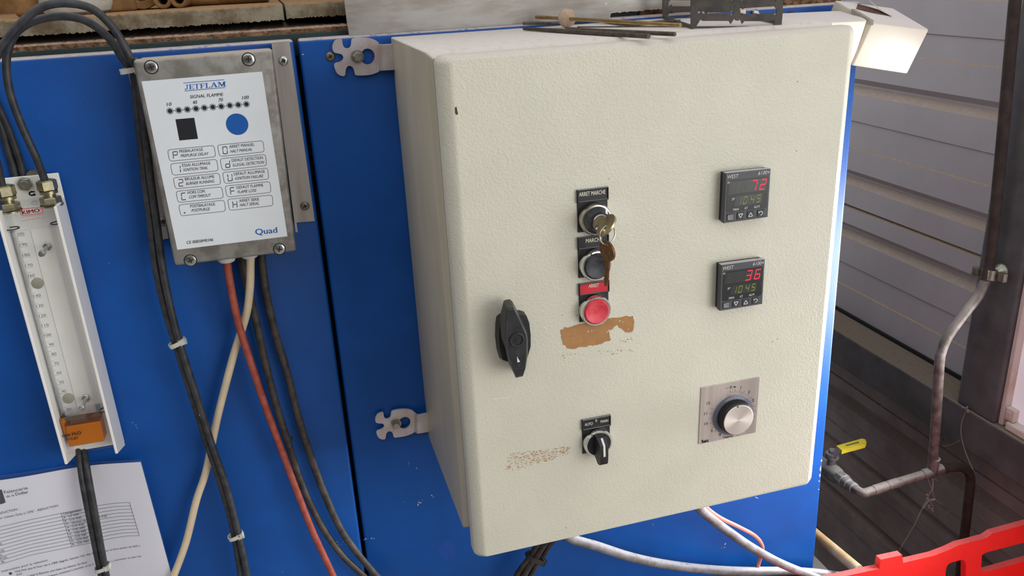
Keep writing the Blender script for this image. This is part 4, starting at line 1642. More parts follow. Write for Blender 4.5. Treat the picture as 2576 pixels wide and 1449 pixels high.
part('fluid_column', b, amber, g, 40)
YS = YP - 0.0012
sq = [GZ(100, 622), GZ(287, 596), HZ2(770, 1190), HZ2(650, 1212)]
S4 = [at(*p, YS) for p in sq]
xs0, xs1 = S4[0].x, S4[1].x
b = NB()
box(b, xs0 - 0.006, xs1, YS, YS + 0.002, zr0 + 0.004, zh0 - 0.0005, 0.0003, 1)
part('scale_strip', b, acrylic, g)
pr = Print(lambda u, v: (u, v), YS)
zA, zB = at(*GZ(208, 655), YS).z, at(*HZ2(652, 995), YS).z       # baselines of 200 and 10
xn = at(*GZ(178, 655), YS).x
xtk = at(*GZ(108, 640), YS).x
xte = at(*GZ(238, 655), YS).x


def world_line(x0_, x1_, z, w):
    pr.poly3([Vector((x0_, YS - 0.0002, z - w / 2)), Vector((x1_, YS - 0.0002, z - w / 2)), Vector((x1_, YS - 0.0002, z + w / 2)), Vector((x0_, YS - 0.0002, z + w / 2))])


V1, F1 = glyphs('0')
for n10 in range(0, 201, 1):
    z = zB + (zA - zB) * (n10 - 10) / 190 - 0.0009
    ln = 0.0045 if n10 % 10 else 0.0
    if n10 % 5 == 0 and n10 % 10:
        ln = 0.0074
    if n10 % 10 == 0:
        world_line(xtk + 0.002, xte, z, 0.00022)
        if n10 not in (150, 30):
            s = str(n10)
            Vg, Fg = glyphs(s)
            wd = {1: 0.0021, 2: 0.0043, 3: 0.0064}[len(s)]
            x0_ = xte - wd - 0.0001
            if n10 in (160, 40):
                wd *= 0.9
            vs = [pr.bm.verts.new(Vector((x0_ + x * wd, YS - 0.0002, z + 0.0009 + yv * 0.0029))) for x, yv in Vg]
            for f in Fg:
                try:
                    pr.bm.faces.new([vs[i] for i in f])
                except ValueError:
                    pass
    else:
        world_line(xtk, xtk + ln, z, 0.00016)
zz0, zz1 = zB - 0.012, zA + 0.004
pr.poly3([Vector((xs1 - 0.0002, YS - 0.0002, zr0 + 0.008)), Vector((xs1, YS - 0.0002, zr0 + 0.008)), Vector((xs1, YS - 0.0002, zh0 - 0.002)), Vector((xs1 - 0.0002, YS - 0.0002, zh0 - 0.002))])
pr.obj('scale_marks', ink_grey, g)
pr = Print(HZ2, YP - 0.0062)
pr.text('mm H', (572, 1160), (690, 1140), 31, 0.03)
pr.text('2', (694, 1142), (708, 1140), 18, 0.03)
pr.text('O', (711, 1137), (741, 1132), 31, 0.03)
pr.text('d=0,87', (602, 1192), (717, 1176), 24)
pr.obj('unit_lettering', ink_black, g)
pr = Print(GZ, YP - 0.0062)
pr.text('KIMO', (217, 456), (383, 430), 33, 0.065)
pr.text('KIMO', (217, 456), (383, 430), 33, 0.02)
pr.text('CONSTRUCTEUR', (210, 487), (423, 459), 11, 0.01)
pr.text('www.kimo.fr', (260, 511), (385, 491), 10, 0.01)
pr.line((205, 520), (258, 511), 0.00025)
pr.line((390, 488), (428, 484), 0.00025)
pr.rrect([(195, 404), (408, 387), (412, 444), (199, 467)], 0.00055, 0.002)
pr.ring3(pr.w(391, 402), 0.0005, 0.0008, 10)
pr.obj('maker_lettering', ink_red, g)
# tubes
for (pu, pd, r) in ((GZ(128, 612), HZ2(575, 1010), 0.0032), (GZ(540, 556), HZ2(905, 932), 0.0042)):
    A, B = at(*pu, YP + 0.004), at(*pd, YP + 0.004)
    b = NB()
    lathe(b, [(r, 0), (r, (A - B).length), (r * .55, (A - B).length), (r * .55, 0), (r, 0)], (B.x, YP + 0.005, B.z), (0, 0, 1), 20)
    part('glass_tube', b, tube_clear, g, 40)
b = NB()
for p, r in ((GZ(106, 603), .0064), (GZ(532, 549), .0058), (HZ2(570, 1008), .0052), (HZ2(945, 928), .0056)):
    c = at(*p, YP - 0.001)
    lathe(b, [(r * .84, 0.0005), (r, 0.0005), (r, -0.0005), (r * .84, -0.0005), (r * .84, 0.0005)], (c.x, YP + 0.004, c.z), (0, 0, 1), 24)
part('seal_ring', b, black_plastic, g)
for p in (GZ(357, 1120), HZ2(620, 810)):
    c = at(*p, YS - 0.002)
    b = NB()
    lathe(b, [(0.0056, 0), (0.0056, 0.0016), (0.005, 0.002), (0, 0.002)], (c.x, YS, c.z), (0, -1, 0), 28)
    part('magnet_disc', b, disc_grey, g, 35)
for p in (GZ(400, 832), HZ2(745, 897)):
    c = at(*p, YP)
    b = NB()
    cyl(b, (c.x, YB, c.z), (c.x, YP - 0.004, c.z), 0.0021, seg=14)
    hexbolt(b, (c.x, YP + 0.003, c.z), (0, -1, 0), 0.0062, 0.0030)
    hexbolt(b, (c.x, YB, c.z), (0, -1, 0), 0.0078, 0.0028)
    part('stud_nut', b, screw_steel, g)
b = NB()
c = at(*GZ(245, 160), YB)
hexbolt(b, c, (0, -1, 0), 0.0120, 0.0055)
lathe(b, [(0.0042, 0.0056), (0.0038, 0.0060), (0, 0.0060)], c, (0, -1, 0), 20)
part('hex_bolt', b, bolt_steel, g, 30)
b = NB()
c = at(85, 436, -0.004)
cyl(b, (c.x, 0.0, c.z - 0.003), (c.x, -0.009, c.z - 0.003), 0.0068, seg=20)
part('spacer', b, bolt_steel, g, 40)
for k, (uc, us, dc) in enumerate((((435, 130), (435, 232), (470, 305)), ((42, 182), (42, 288), (58, 350)))):
    A, B, D_ = at(*GZ(*uc), -0.030), at(*GZ(*us), -0.030), at(*GZ(*dc), -0.030)
    x = (A.x + D_.x) / 2
    b = NB()
    ztop, zmid = A.z, B.z
    lathe(b, [(0, 0), (0.0075, 0), (0.0092, -0.0012), (0.0092, -(ztop - zmid) + 0.001), (0.008, -(ztop - zmid)), (0, -(ztop - zmid))], (x, -0.027, ztop), (0, 0, 1), 6, 0.35)
    lathe(b, [(0.0082, 0), (0.0082, -0.003), (0.0055, -0.0036), (0.0055, -0.008)], (x, -0.027, zmid), (0, 0, 1), 24)
    zl = zmid - 0.0065
    lathe(b, [(0, 0), (0.0092, 0), (0.0098, -0.001), (0.0098, -0.0068), (0.009, -0.0075), (0, -0.0075)], (x, -0.027, zl), (0, 0, 1), 6, 0.15)
    lathe(b, [(0.0105, -0.0075), (0.0105, -0.009), (0.0, -0.009)], (x, -0.027, zl), (0, 0, 1), 24)
    part('tube_fitting', b, brass_fit, g, 30)
pr = Print(GZ, YB)
pr.path([(330, 240), (300, 235), (280, 250), (285, 268), (320, 272), (340, 265), (322, 258), (318, 272)], 0.0012)
pr.path([(335, 238), (295, 240), (277, 258), (300, 275), (338, 268)], 0.0011)
pr.obj('pen_mark', ink_black, g)

# =================================================================== INSTRUCTION SHEET
PZ = zoom(0, 1130, 4.542)


def ysheet(x, z):
    t = min(1.0, max(0.0, (x + 0.31) / 0.11))
    return -0.006 - 0.013 * t * t - 0.0012 * math.sin(x * 55)


def onsheet(px, py, lift=0.0):
    y = -0.01
    for _ in range(5):
        p = at(px, py, y)
        y = ysheet(p.x, p.z) - lift
    return at(px, py, y)


sh = thing('instruction_sheet', 'printed white firing instruction sheet in a clear sleeve below the gauge', 'paper', (-0.30, -0.008, 0.75))


def sheetmesh(TL, TR, BL_, BR_, lift, n=26):
    bm = NB()
    G = []
    for j in range(n + 1):
        row = []
        for i in range(n + 1):
            u, v = i / n, j / n
            x = (TL[0] * (1 - u) + TR[0] * u) * (1 - v) + (BL_[0] * (1 - u) + BR_[0] * u) * v
            z = (TL[1] * (1 - u) + TR[1] * u) * (1 - v) + (BL_[1] * (1 - u) + BR_[1] * u) * v
            row.append(bm.verts.new((x, ysheet(x, z) - lift, z)))
        G.append(row)
    for j in range(n):
        for i in range(n):
            bm.faces.new((G[j][i], G[j + 1][i], G[j + 1][i + 1], G[j][i + 1]))
    return bm


tr, br_, tl = onsheet(354, 1162), onsheet(429, 1437), onsheet(0, 1221)
k = (br_.z - 0.75) / (tr.z - br_.z)
xb = br_.x + (br_.x - tr.x) * k
W2 = 0.21
part('paper', sheetmesh((tr.x - W2, tr.z + 0.0006), (tr.x, tr.z + 0.0), (xb - W2, 0.75), (xb, 0.75), 0.0), paper_mat, sh, 60)
part('sleeve', sheetmesh((tr.x - W2 - 0.008, tr.z + 0.0085), (tr.x + 0.0012, tr.z + 0.0035), (xb - W2 - 0.006, 0.745), (xb + 0.0014, 0.745), 0.0008), sleeve_mat, sh, 60)
pr = Print(PZ, -0.01, 0.0003, ysheet)
T = pr.text
T('Fa\u00efencerie', (52, 510), (320, 456), 34)
T('de la', (75, 553), (165, 534), 24)
T('Doller', (182, 530), (328, 502), 32, 0.01)
T('EDUCTION :', (0, 745), (220, 692), 24)
T('ur cuisson Gr\u00e8s \u00e0 1270\u00b0 - REDUCTION', (0, 800), (665, 655), 24)
for k in range(11):
    pts = [(-60, 902 + 42.8 * k), (0, 889 + 42.8 * k), (350, 806 + 40.5 * k), (697 + 12.3 * k, 733 + 38.2 * k), (960 + 12 * k, 682 + 38 * k), (1150 + 12 * k, 640 + 38 * k), (1320 + 11.6 * k, 616 + 37.8 * k), (1480 + 11.2 * k, 610 + 37.8 * k)]
    pr.path(pts, 0.0004)
pr.line((697, 733), (820, 1115), 0.0004, 6)
pr.line((1480, 610), (1592, 988), 0.0004, 6)
T('Changement', (720, 752), (930, 706), 23, 0.02)
rows_ = ['B : G5 A20', 'B : G10 A20', 'H : allumer et', 'H : G10 A20', 'B : G20 A40', 'H : G20 A40', 'B : G30 A60', 'H : G30 A60', 'B : G35 A60']
xa = [733, 745, 758, 770, 783, 795, 808, 820, 832]
xe = [900, 930, 985, 960, 970, 985, 992, 1008, 1018]
ya = [790, 832, 868, 907, 945, 985, 1025, 1062, 1100]
ye = [752, 790, 824, 866, 904, 942, 982, 1020, 1057]
for s, a, e, y1_, y2_ in zip(rows_, xa, xe, ya, ye):
    T(s, (a, y1_), (e, y2_), 23, 0.006)
T('G5 A20', (1108, 790), (1225, 772), 22)
T('h30', (0, 1180), (54, 1165), 22)
T('0', (8, 1096), (26, 1091), 22)
T('h', (8, 1222), (26, 1217), 22)
T('3h30', (2, 1262), (82, 1243), 22)
T('4h', (14, 1303), (56, 1292), 22)
T('Instructions pour la r\u00e9duction', (25, 1408), (548, 1276), 22)
T("Une fois que le four est \u00e0 1000 degr\u00e9s, baisser l'air des 2", (175, 1410), (1070, 1197), 22, 0.006)
T('pour le faire passer de A60 \u00e0', (1180, 1178), (1600, 1112), 20)
T('A35', (190, 1445), (255, 1430), 20)
T('r que la flamme sort bien au-dessus du four', (322, 1458), (1000, 1300), 22, 0.006)
T("temp\u00e9rature continue \u00e0 monter, si ce n'", (470, 1482), (1080, 1320), 22, 0.006)
T("s, remonter un peu l'air", (1275, 1288), (1620, 1230), 20)
pr.ring3(pr.w(120, 1420), 0, 0.0018, 12)
pr.obj('lettering', ink_grey, sh)
pr = Print(PZ, -0.01, 0.0003, ysheet)
pr.ring3(pr.w(-12, 545), 0, 0.0095, 24)
pr.obj('round_emblem', ctrl_grey, sh)

# =================================================================== HOSES, CABLES, TIES


def cable(name, pts, r, material, label, cat, y=None, group=None, seg=10, n=6):
    P = []
    for p in pts:
        P.append(p if isinstance(p, Vector) else at(p[0], p[1], p[2] if len(p) > 2 else y))
    bm = NB()
    tube(bm, P, r, seg, n)
    return solo(name, bm, material, label, cat, group, 70), P


gh = 'black rubber hoses of the gauge'
dn1 = [(335, 182), (344, 265), (351, 335), (360, 419), (370, 496), (380, 572), (391, 670), (413, 769), (440.5, 861), (477, 977), (520, 1112), (557, 1223), (587, 1333), (606, 1449), (620, 1540)]
dn2 = [(346, 178), (357, 265), (365, 335), (375, 419), (385, 496), (396, 572), (408.6, 670), (428, 769), (451.5, 861), (488, 977), (531, 1112), (569, 1223), (597, 1333), (623, 1449), (640, 1540)]
up_o = [(-40, 200), (-14, 152), (3, 119), (20, 97), (41, 71), (66, 46), (91, 25.5), (124, 12), (166, 8), (215, 15.5), (248, 33), (281, 66), (308, 106), (327, 145)]
cable('gauge_hose', [(p[0], p[1], -0.046) for p in up_o] + [(p[0], p[1], -0.0358) for p in dn2], 0.0037, hose_black,
      'outer black hose of the arch, leaving the frame at left', 'hose', group=gh)
up_i = [(112, 452, -0.027), (92, 398), (68, 346), (44.5, 291), (26, 236), (19, 199), (16, 166), (18, 136), (26, 108), (38, 86), (55, 69), (83, 54), (116, 45), (149, 41), (182, 43), (215, 52), (248, 72), (278, 100), (298, 130), (315, 156)]
cable('gauge_hose', [p if len(p) == 3 else (p[0], p[1], -0.034) for p in up_i] + [(p[0], p[1], -0.0300) for p in dn1], 0.0037, hose_black,
      'inner black hose of the arch, ending in the right gauge fitting', 'hose', group=gh)
cable('gauge_hose', [(10, 478, -0.027), (4, 462, -0.027), (-3, 430, -0.03), (-16, 380, -0.034), (-34, 310, -0.04), (-48, 240, -0.045)], 0.0037, hose_black, 'black hose stub entering the left gauge fitting', 'hose', group=gh)
cable('gauge_hose', [(-30, 215, -0.0036), (0, 278, -0.0036), (21, 325, -0.0036), (42, 382, -0.0036), (59, 440, -0.0036), (110, 650, -0.0036), (160, 900, -0.0036), (205, 1100, -0.0036), (213.5, 1143, -0.012), (222, 1196, -0.026), (242, 1306, -0.032), (264, 1427, -0.032), (278, 1490, -0.032)], 0.0035, hose_black,
      'black hose passing behind the gauge, right one of the pair', 'hose', group=gh)
cable('gauge_hose', [(-30, 262, -0.0036), (0, 312, -0.0036), (18, 372, -0.0036), (39, 443, -0.0036), (90, 650, -0.0036), (140, 900, -0.0036), (190, 1100, -0.0036), (198.5, 1143, -0.012), (208, 1214, -0.026), (230, 1328, -0.0285), (251, 1432, -0.0285), (264, 1490, -0.0285)], 0.0035, hose_black,
      'black hose passing behind the gauge, left one of the pair', 'hose', group=gh)

gc = 'cables hanging from the flame monitor box'
cable('power_cable', [(631, 640, -0.036), (630, 664, -0.036), (629, 717, -0.033), (622, 780, -0.027), (606, 837, -0.021), (589, 889, -0.019), (569, 963, -0.018), (546, 1055, -0.017), (526, 1152, -0.016), (514, 1200, -0.016), (493, 1262, -0.018), (468, 1364, -0.022), (437, 1449, -0.026), (415, 1500, -0.028)], 0.0043, cable_cream,
      'cream cable from the right gland, crossing behind the black hoses', 'cable', group=gc)
cable('power_cable', [(572, 650, -0.036), (573, 674, -0.036), (583, 734, -0.035), (600, 814, -0.034), (629, 906, -0.033), (663, 1009, -0.032), (703, 1118, -0.031), (743, 1226, -0.031), (783, 1329, -0.031), (837, 1446, -0.031), (865, 1510, -0.031)], 0.0040, cable_red,
      'brick red cable hanging from the left gland', 'cable', group=gc)
cable('power_cable', [(603, 640, -0.012), (609, 664, -0.012), (623, 723, -0.014), (643, 803, -0.016), (666, 906, -0.016), (692, 1009, -0.016), (726, 1118, -0.016), (760, 1221, -0.018), (806, 1318, -0.020), (857, 1392, -0.022), (915, 1449, -0.024), (955, 1490, -0.024)], 0.0042, cable_black,
      'dusty black cable beside the red one, greying at the bottom', 'cable', group=gc)
cable('power_cable', [(659, 630, -0.012), (659, 655, -0.012), (669, 734, -0.013), (692, 837, -0.014), (723, 940, -0.014), (752, 1055, -0.014), (783, 1152, -0.015), (817, 1244, -0.018), (863, 1341, -0.020), (932, 1432, -0.022), (980, 1480, -0.022)], 0.0043, cable_black,
      'rightmost dusty black cable below the flame monitor box', 'cable', group=gc)

cable('conduit', [at(1400, 1290, -0.10), at(1408, 1325, -0.075), (1436, 1354, -0.05), (1501, 1374, -0.042), (1582, 1400, -0.036), (1664, 1418, -0.03), (1762, 1431, -0.026), (1860, 1437, -0.022), (1957, 1437, -0.018), (2040, 1440, -0.016), (2120, 1450, -0.014)], 0.0068, conduit_grey,
      'grey conduit sweeping low from the middle of the cabinet underside', 'conduit', group='grey conduits under the cabinet')
cable('conduit', [at(1725, 1200, -0.10), at(1735, 1245, -0.085), (1762, 1281, -0.065), (1794, 1309, -0.055), (1843, 1345, -0.048), (1892, 1378, -0.044), (1957, 1414, -0.040), (2023, 1442, -0.036), (2075, 1462, -0.034)], 0.0066, conduit_grey,
      'dark-streaked grey conduit running steeply down to the red crate', 'conduit', group='grey conduits under the cabinet')
cable('pink_cable', [at(1738, 1200, -0.09), at(1750, 1245, -0.075), (1775, 1275, -0.058), (1811, 1302, -0.048), (1859.6, 1326, -0.040), (1899, 1348, -0.034), (1917, 1372, -0.028), (1915, 1394, -0.022), (1907, 1423, -0.018), (1902, 1452, -0.016), (1898, 1500, -0.016)], 0.0029, cable_pink,
      'thin salmon pink cable looping beside the steep conduit', 'cable')
gb = 'black cables strapped together under the cabinet'
for i, (o, dy, lb) in enumerate(((-15, 0.0, 'left black cable of the strapped bundle under the cabinet'), (2, -0.006, 'middle black cable of the strapped bundle under the cabinet'), (18, 0.001, 'right black cable of the strapped bundle under the cabinet'))):
    cable('bundle_cable', [at(1410 + o * .5, 1290, -0.10), at(1392 + o * .8, 1340, -0.07 + dy), (1368 + o * .9, 1368, -0.052 + dy), (1347 + o * .9, 1402, -0.04 + dy), (1326 + o, 1430, -0.034 + dy), (1306 + o * 1.1, 1466, -0.03 + dy), (1280 + o * 1.3, 1510, -0.03 + dy)], 0.0041, cable_black, lb, 'cable', group=gb)


def tie(px, py, y, dirv, half_w, half_t, w, m, label, tail=None):
    """flat strap round two hoses: an oval loop with a lock block"""
    c = at(px, py, y)
    a = Vector(dirv).normalized()
    u = Vector((0, 1, 0)).cross(a).normalized()
    v = Vector((0, 1, 0))
    bm = NB()
    n = 28
    R = []
    for k in range(n):
        t = 2 * PI * k / n
        cs, sn = math.cos(t), math.sin(t)
        x = half_w * (abs(cs) ** 0.7) * (1 if cs >= 0 else -1)
        yy = half_t * (abs(sn) ** 0.7) * (1 if sn >= 0 else -1)
        f = 1 + 0.0011 / half_t
        row = []
        for (s, q) in ((-1, 1), (1, 1), (1, f), (-1, f)):
            row.append(bm.verts.new(c + a * (s * w / 2) + u * (x * q if q == 1 else x + 0.0011 * (1 if cs >= 0 else -1) * abs(cs)) + v * (yy * q)))
        R.append(row)
    for k in range(n):
        A, B = R[k], R[(k + 1) % n]
        for i in range(4):
            bm.faces.new((A[i], A[(i + 1) % 4], B[(i + 1) % 4], B[i]))
    hc = c + u * (-half_w * 0.75) + v * (-half_t * 0.75) if u.x < 0 else c + u * (half_w * 0.75) + v * (-half_t * 0.75)
    t = bmesh.new()
    bmesh.ops.create_cube(t, size=1)
    M = Matrix((u, v, a)).transposed()
    for vv in t.verts:
        vv.co = hc + M @ Vector((vv.co.x * 0.0055, vv.co.y * 0.0042, vv.co.z * (w + 0.0016)))
    bmesh.ops.bevel(t, geom=t.edges[:], offset=0.0006, segments=2, affect='EDGES')
    merge(bm, t)
    if tail:
        e = hc + u * tail * (1 if hc.x > c.x else -1)
        tube(bm, [hc, e], 0.0007, 6, 1, True, False)
    return solo('cable_tie', bm, m, label, 'cable tie', 'nylon cable ties on hoses', 40)


tie(329, 176, -0.034, (0.12, 0, -1), 0.0088, 0.0058, 0.0048, tie_white, 'white cable tie at the top left corner of the flame monitor box')
tie(446.5, 862, -0.033, (0.36, 0, -1), 0.0083, 0.0055, 0.0046, tie_white, 'white cable tie halfway down the long hose pair', 0.004)
tie(593, 1347, -0.033, (0.25, 0, -1), 0.0080, 0.0055, 0.0046, tie_white, 'white cable tie near the bottom of the long hose pair', 0.004)
tie(258, 1427, -0.030, (0.2, 0, -1), 0.0082, 0.0056, 0.0042, tie_white, 'white cable tie on the hoses over the instruction sheet')
tie(1347, 1402, -0.042, (-0.55, 0, -0.8), 0.0135, 0.0090, 0.0060, tie_black, 'black cable tie on the bundle under the cabinet', 0.010)

# =================================================================== THINGS ON THE CABINET TOP
ZT = 1.4864
gr = 'thin metal rods on the cabinet top'
b = NB()
p0, p1 = atz(1318, 72, ZT + .0021), atz(1632, 91, ZT + .0021)
tube(b, [p0, p0.lerp(p1, .5), p1], lambda t: 0.0017 + 0.0005 * min(1, t * 3), 12, 4)
solo('metal_rod', b, rod_dark, 'nearest dark steel rod, its cut end just over the cabinet edge', 'rod', gr, 50)
b = NB()
p0, p1 = atz(1425, 73, ZT + .0019), atz(1698, 86, ZT + .0019)
tube(b, [p0, p0.lerp(p1, .5), p1], 0.0019, 12, 4)
solo('metal_rod', b, rod_dark, 'second dark steel rod, reaching furthest right before the rack', 'rod', gr, 50)
b = NB()
p0, p1 = at(1349, 43, -0.002), atz(1712, 63, ZT + .0062)
tube(b, [p0, p0.lerp(p1, .5), p1], 0.0019, 12, 4)
solo('metal_rod', b, rod_brass, 'brassy rod propped behind the clay ball', 'rod', gr, 50)
b = NB()
P = []
for px, py in ((1316, 58.6), (1360, 58.5), (1407, 58), (1453, 54), (1496, 51.5), (1536, 57), (1580, 62), (1610, 61), (1659, 55), (1712, 53)):
    p = atz(px, py, ZT + 0.0018)
    if p.y > -0.006:
        p = at(px, py, -0.006)
    P.append(p)
tube(b, P, 0.0016, 10, 4)
solo('metal_rod', b, rod_dark, 'bent dark rod weaving behind the clay ball', 'rod', gr, 50)
b = NB()
tube(b, [atz(1452, 68, ZT + 0.0007), atz(1590, 67, ZT + 0.0007), atz(1738, 67, ZT + 0.0007)], 0.0006, 8, 3)
solo('metal_rod', b, rod_dark, 'thin wire lying between the clay ball and the rack', 'rod', gr, 50)
b = NB()
c = atz(1430, 70, ZT)
t = bmesh.new()
bmesh.ops.create_icosphere(t, subdivisions=4, radius=0.0096)
for v in t.verts:
    k = 1 + 0.03 * math.sin(v.co.x * 400 + 1) * math.cos(v.co.z * 300)
    v.co = v.co * k + Vector((c.x, c.y + 0.004, ZT + 0.0098))
merge(b, t)
solo('clay_ball', b, ball_clay, 'small beige clay ball resting among the rods on the cabinet', 'ball', None, 180)

# black lattice rack
FL = Vector((0.3895, -0.170, ZT + 0.0004))
wv = Vector((0.96, -0.275, 0)).normalized()
dv = Vector((0.275, 0.96, 0)).normalized()
RZ = zoom(1620, 0, 6.779)


def onrack(u, v):
    px, py = RZ(u, v)
    d_ = ray(px, py)
    k = (FL - CAM).dot(dv) / d_.dot(dv)
    p = CAM + d_ * k
    q = p - FL
    return (q.dot(wv), q.z)


rk = thing('lattice_rack', 'black openwork rack with notched crossbars standing on the cabinet', 'rack', tuple(FL))
zfix = onrack(830, 515)[1]
f2 = lambda u, v: (lambda a: (a[0], a[1] - zfix))(onrack(u, v))
hA = [(893, 478), (965, 362), (1000, 387), (1450, 387), (1480, 437), (1540, 347), (1570, 382), (1615, 382), (1640, 350), (1675, 437), (1710, 392), (2165, 387), (2200, 347), (2235, 415), (2190, 478), (1640, 478), (1450, 478)]
hB = [(915, 290), (980, 230), (1000, 265), (1475, 265), (1500, 300), (1545, 225), (1630, 225), (1665, 300), (1700, 270), (2165, 268), (2200, 235), (2245, 310), (2268, 200), (2220, 112), (2180, 142), (1720, 146), (1690, 192), (1640, 105), (1600, 145), (1550, 105), (1490, 192), (1475, 146), (1010, 142), (985, 122), (925, 180)]
holes = [hA] + [[(u, v - 246 * k) for u, v in hB] for k in range(4)]
outl = [(800, 512), (880, 512), (2190, 503), (2310, 500), (2345, 470), (2368, 200), (2368, -860), (800, -860)]
b = NB()
plate(b, [f2(*p) for p in outl], [[f2(*p) for p in h] for h in holes], lambda u, v: FL + wv * u + Vector((0, 0, v)), dv * 0.0026)
part('lattice_front', b, rack_black, rk)
b = NB()
plate(b, [f2(*p) for p in outl], [[f2(*p) for p in h] for h in holes], lambda u, v: FL + wv * u + Vector((0, 0, v)) + dv * 0.158, dv * 0.0026)
part('lattice_back', b, rack_black, rk)
wid = f2(2340, 500)[0]
zt_ = f2(830, -860)[1]
for k in (0.0, wid - 0.003):
    b = NB()
    A = FL + wv * k + dv * 0.0026
    for z0_, z1_ in ((0.0, 0.0026), (zt_ - 0.004, zt_)):
        P = [A + Vector((0, 0, z1_)), A + wv * 0.003 + Vector((0, 0, z1_)), A + wv * 0.003 + Vector((0, 0, z0_)), A + Vector((0, 0, z0_))]
        hexa(b, P + [p + dv * 0.1554 for p in P])
    part('side_bar', b, rack_black, rk)

# white trunking elbow beside the cabinet top
tk = thing('cable_trunking', 'dusty cream white cable trunking with a drooping end section beside the cabinet', 'trunking', (0.68, -0.04, 1.41))
yt, yb_ = -0.067, -0.036
TR, BR = at(2183, 50, yt), at(2147, 161, yb_)
dvec = Vector((0.0, 0.034, 0.0098))
P = [Vector((0.535, yt, TR.z + 0.0028)), TR, BR, Vector((0.535, yb_, BR.z + 0.003))]
b = NB()
hexa(b, P + [p + dvec for p in P], 0.0022, 3)
part('trunking_run', b, trunk_pvc, tk, 35)
P = [at(2194, 56, yt), at(2338, 74, yt + 0.012), at(2282, 187, yb_ + 0.006), at(2144, 166, yb_ - 0.001)]
d2 = Vector((-0.026, 0.036, 0.025))
b = NB()
hexa(b, P + [p + d2 for p in P], 0.0020, 3)
part('end_section', b, trunk_pvc, tk, 35)
b = NB()
Q = [P[0] + Vector((-0.0015, 0.001, 0.001)), P[0] + Vector((0.0018, 0.0, 0.0006))]
hexa(b, [Q[0] + Vector((-.001, 0, .0015)), Q[1] + Vector((0, 0, .0015)), Q[1] + Vector((0, 0, -.004)), Q[0] + Vector((0, 0, -.004))] + [p + d2 * 0.5 for p in (Q[0] + Vector((-.001, 0, .0015)), Q[1] + Vector((0, 0, .0015)), Q[1] + Vector((0, 0, -.004)), Q[0] + Vector((0, 0, -.004)))])
part('joint_strip', b, disc_grey, tk)
b = NB()
m0 = P[0] + d2 * 0.62 + (P[1] - P[0]) * 0.12
m1 = P[0] + d2 * 0.42 + (P[1] - P[0]) * 0.60
nu = (P[1] - P[0]).cross(d2).normalized()
if nu.z < 0:
    nu = -nu
e_ = (P[1] - P[0]).normalized()
hl = [m0, m0 + e_ * 0.018 - d2 * 0.10, m0 + e_ * 0.045 - d2 * 0.16, m1, m1 + d2 * 0.20, m0 + e_ * 0.042 + d2 * 0.14, m0 + e_ * 0.02 + d2 * 0.30]
vs = [b.verts.new(p + nu * 0.0006) for p in hl]
b.faces.new(vs)
part('opening_shade_patch', b, rust_bolt, tk)  # flat brown patch: shade inside the open hole, painted on the surface
b = NB()
s_ = [m1 + nu * 0.001, m1 - e_ * 0.012 + d2 * 0.22 + nu * 0.004, m1 - e_ * 0.03 + d2 * 0.55 + nu * 0.016, m1 - e_ * 0.055 + d2 * 0.8 + nu * 0.036]
s_ = smooth_path(s_, 6)
L_ = [(b.verts.new(p), b.verts.new(p + d2 * 0.14 + e_ * 0.004)) for p in s_]
for A, B in zip(L_, L_[1:]):
    b.faces.new((A[0], A[1], B[1], B[0]))
ret = bmesh.ops.extrude_face_region(b, geom=b.faces[:])
bmesh.ops.translate(b, verts=[e for e in ret['geom'] if isinstance(e, bmesh.types.BMVert)], vec=nu * 0.0008)
part('lifted_tongue', b, trunk_pvc, tk, 50)

# =================================================================== PIPEWORK, VALVE, CRATE
YG = 0.066
gp = thing('gas_pipe', 'grey and rusty steel gas pipe with tee, running beside the right wall', 'pipe', tuple(at(2345, 1187, YG)))
T0 = at(2345, 1187, YG)
R0 = 0.0079
lo = [T0, at(2352, 1090, YG), at(2358, 1000, YG), at(2363, 915, YG)]
hi = [at(2368, 885, YG + .002), at(2385, 845, YG + .003), at(2425, 790, YG + .005), at(2460, 745, YG + .008), at(2480, 705, YG + .010), at(2490, 660, YG + .012), at(2497, 600, YG + .013), at(2512, 450, YG + .014), at(2528, 280, YG + .015), at(2550, 40, YG + .016), at(2560, -60, YG + .017), at(2566, -140, YG + .018)]
b = NB()
tube(b, lo + hi[:5], R0, 16, 6)
part('riser', b, pipe_grey, gp, 60)
b = NB()
tube(b, hi[4:], R0 * 1.06, 16, 5)
part('riser', b, pipe_brown, gp, 60)
EL = at(2168, 1243, YG)
VB = at(2120, 1205, YG + 0.055)
b = NB()
tube(b, [EL.lerp(VB, 0.55), EL.lerp(VB, 0.22), EL + Vector((0.004, 0.001, 0)), EL.lerp(T0, 0.08), EL.lerp(T0, 0.25), EL.lerp(T0, .6), T0 + Vector((0.01, 0, 0))], R0, 16, 6)
part('cross_run', b, pipe_grey, gp, 60)
b = NB()
for t0, t1 in ((0.16, 0.36), (0.36, 0.52)):
    b = NB()
    cyl(b, EL.lerp(T0, t0), EL.lerp(T0, t1 - 0.012), R0 * 1.08, seg=18)
    part('pipe_sleeve', b, pipe_grey, gp, 40)
b = NB()
cyl(b, EL.lerp(T0, .86), T0 + (T0 - EL) * 0.14, R0 * 1.14, seg=18)
cyl(b, T0, T0 + Vector((0, 0, 0.024)), R0 * 1.14, seg=18)
part('tee', b, pipe_grey, gp, 40)
b = NB()
lathe(b, [(R0 * 0.9, 0), (R0 * 1.2, 0.0008), (R0 * 0.9, 0.0016)], T0 + Vector((0.0005, 0, 0.026)), (0, 0, 1), 18)
part('solder_ring', b, conduit_grey, gp, 40)
b = NB()
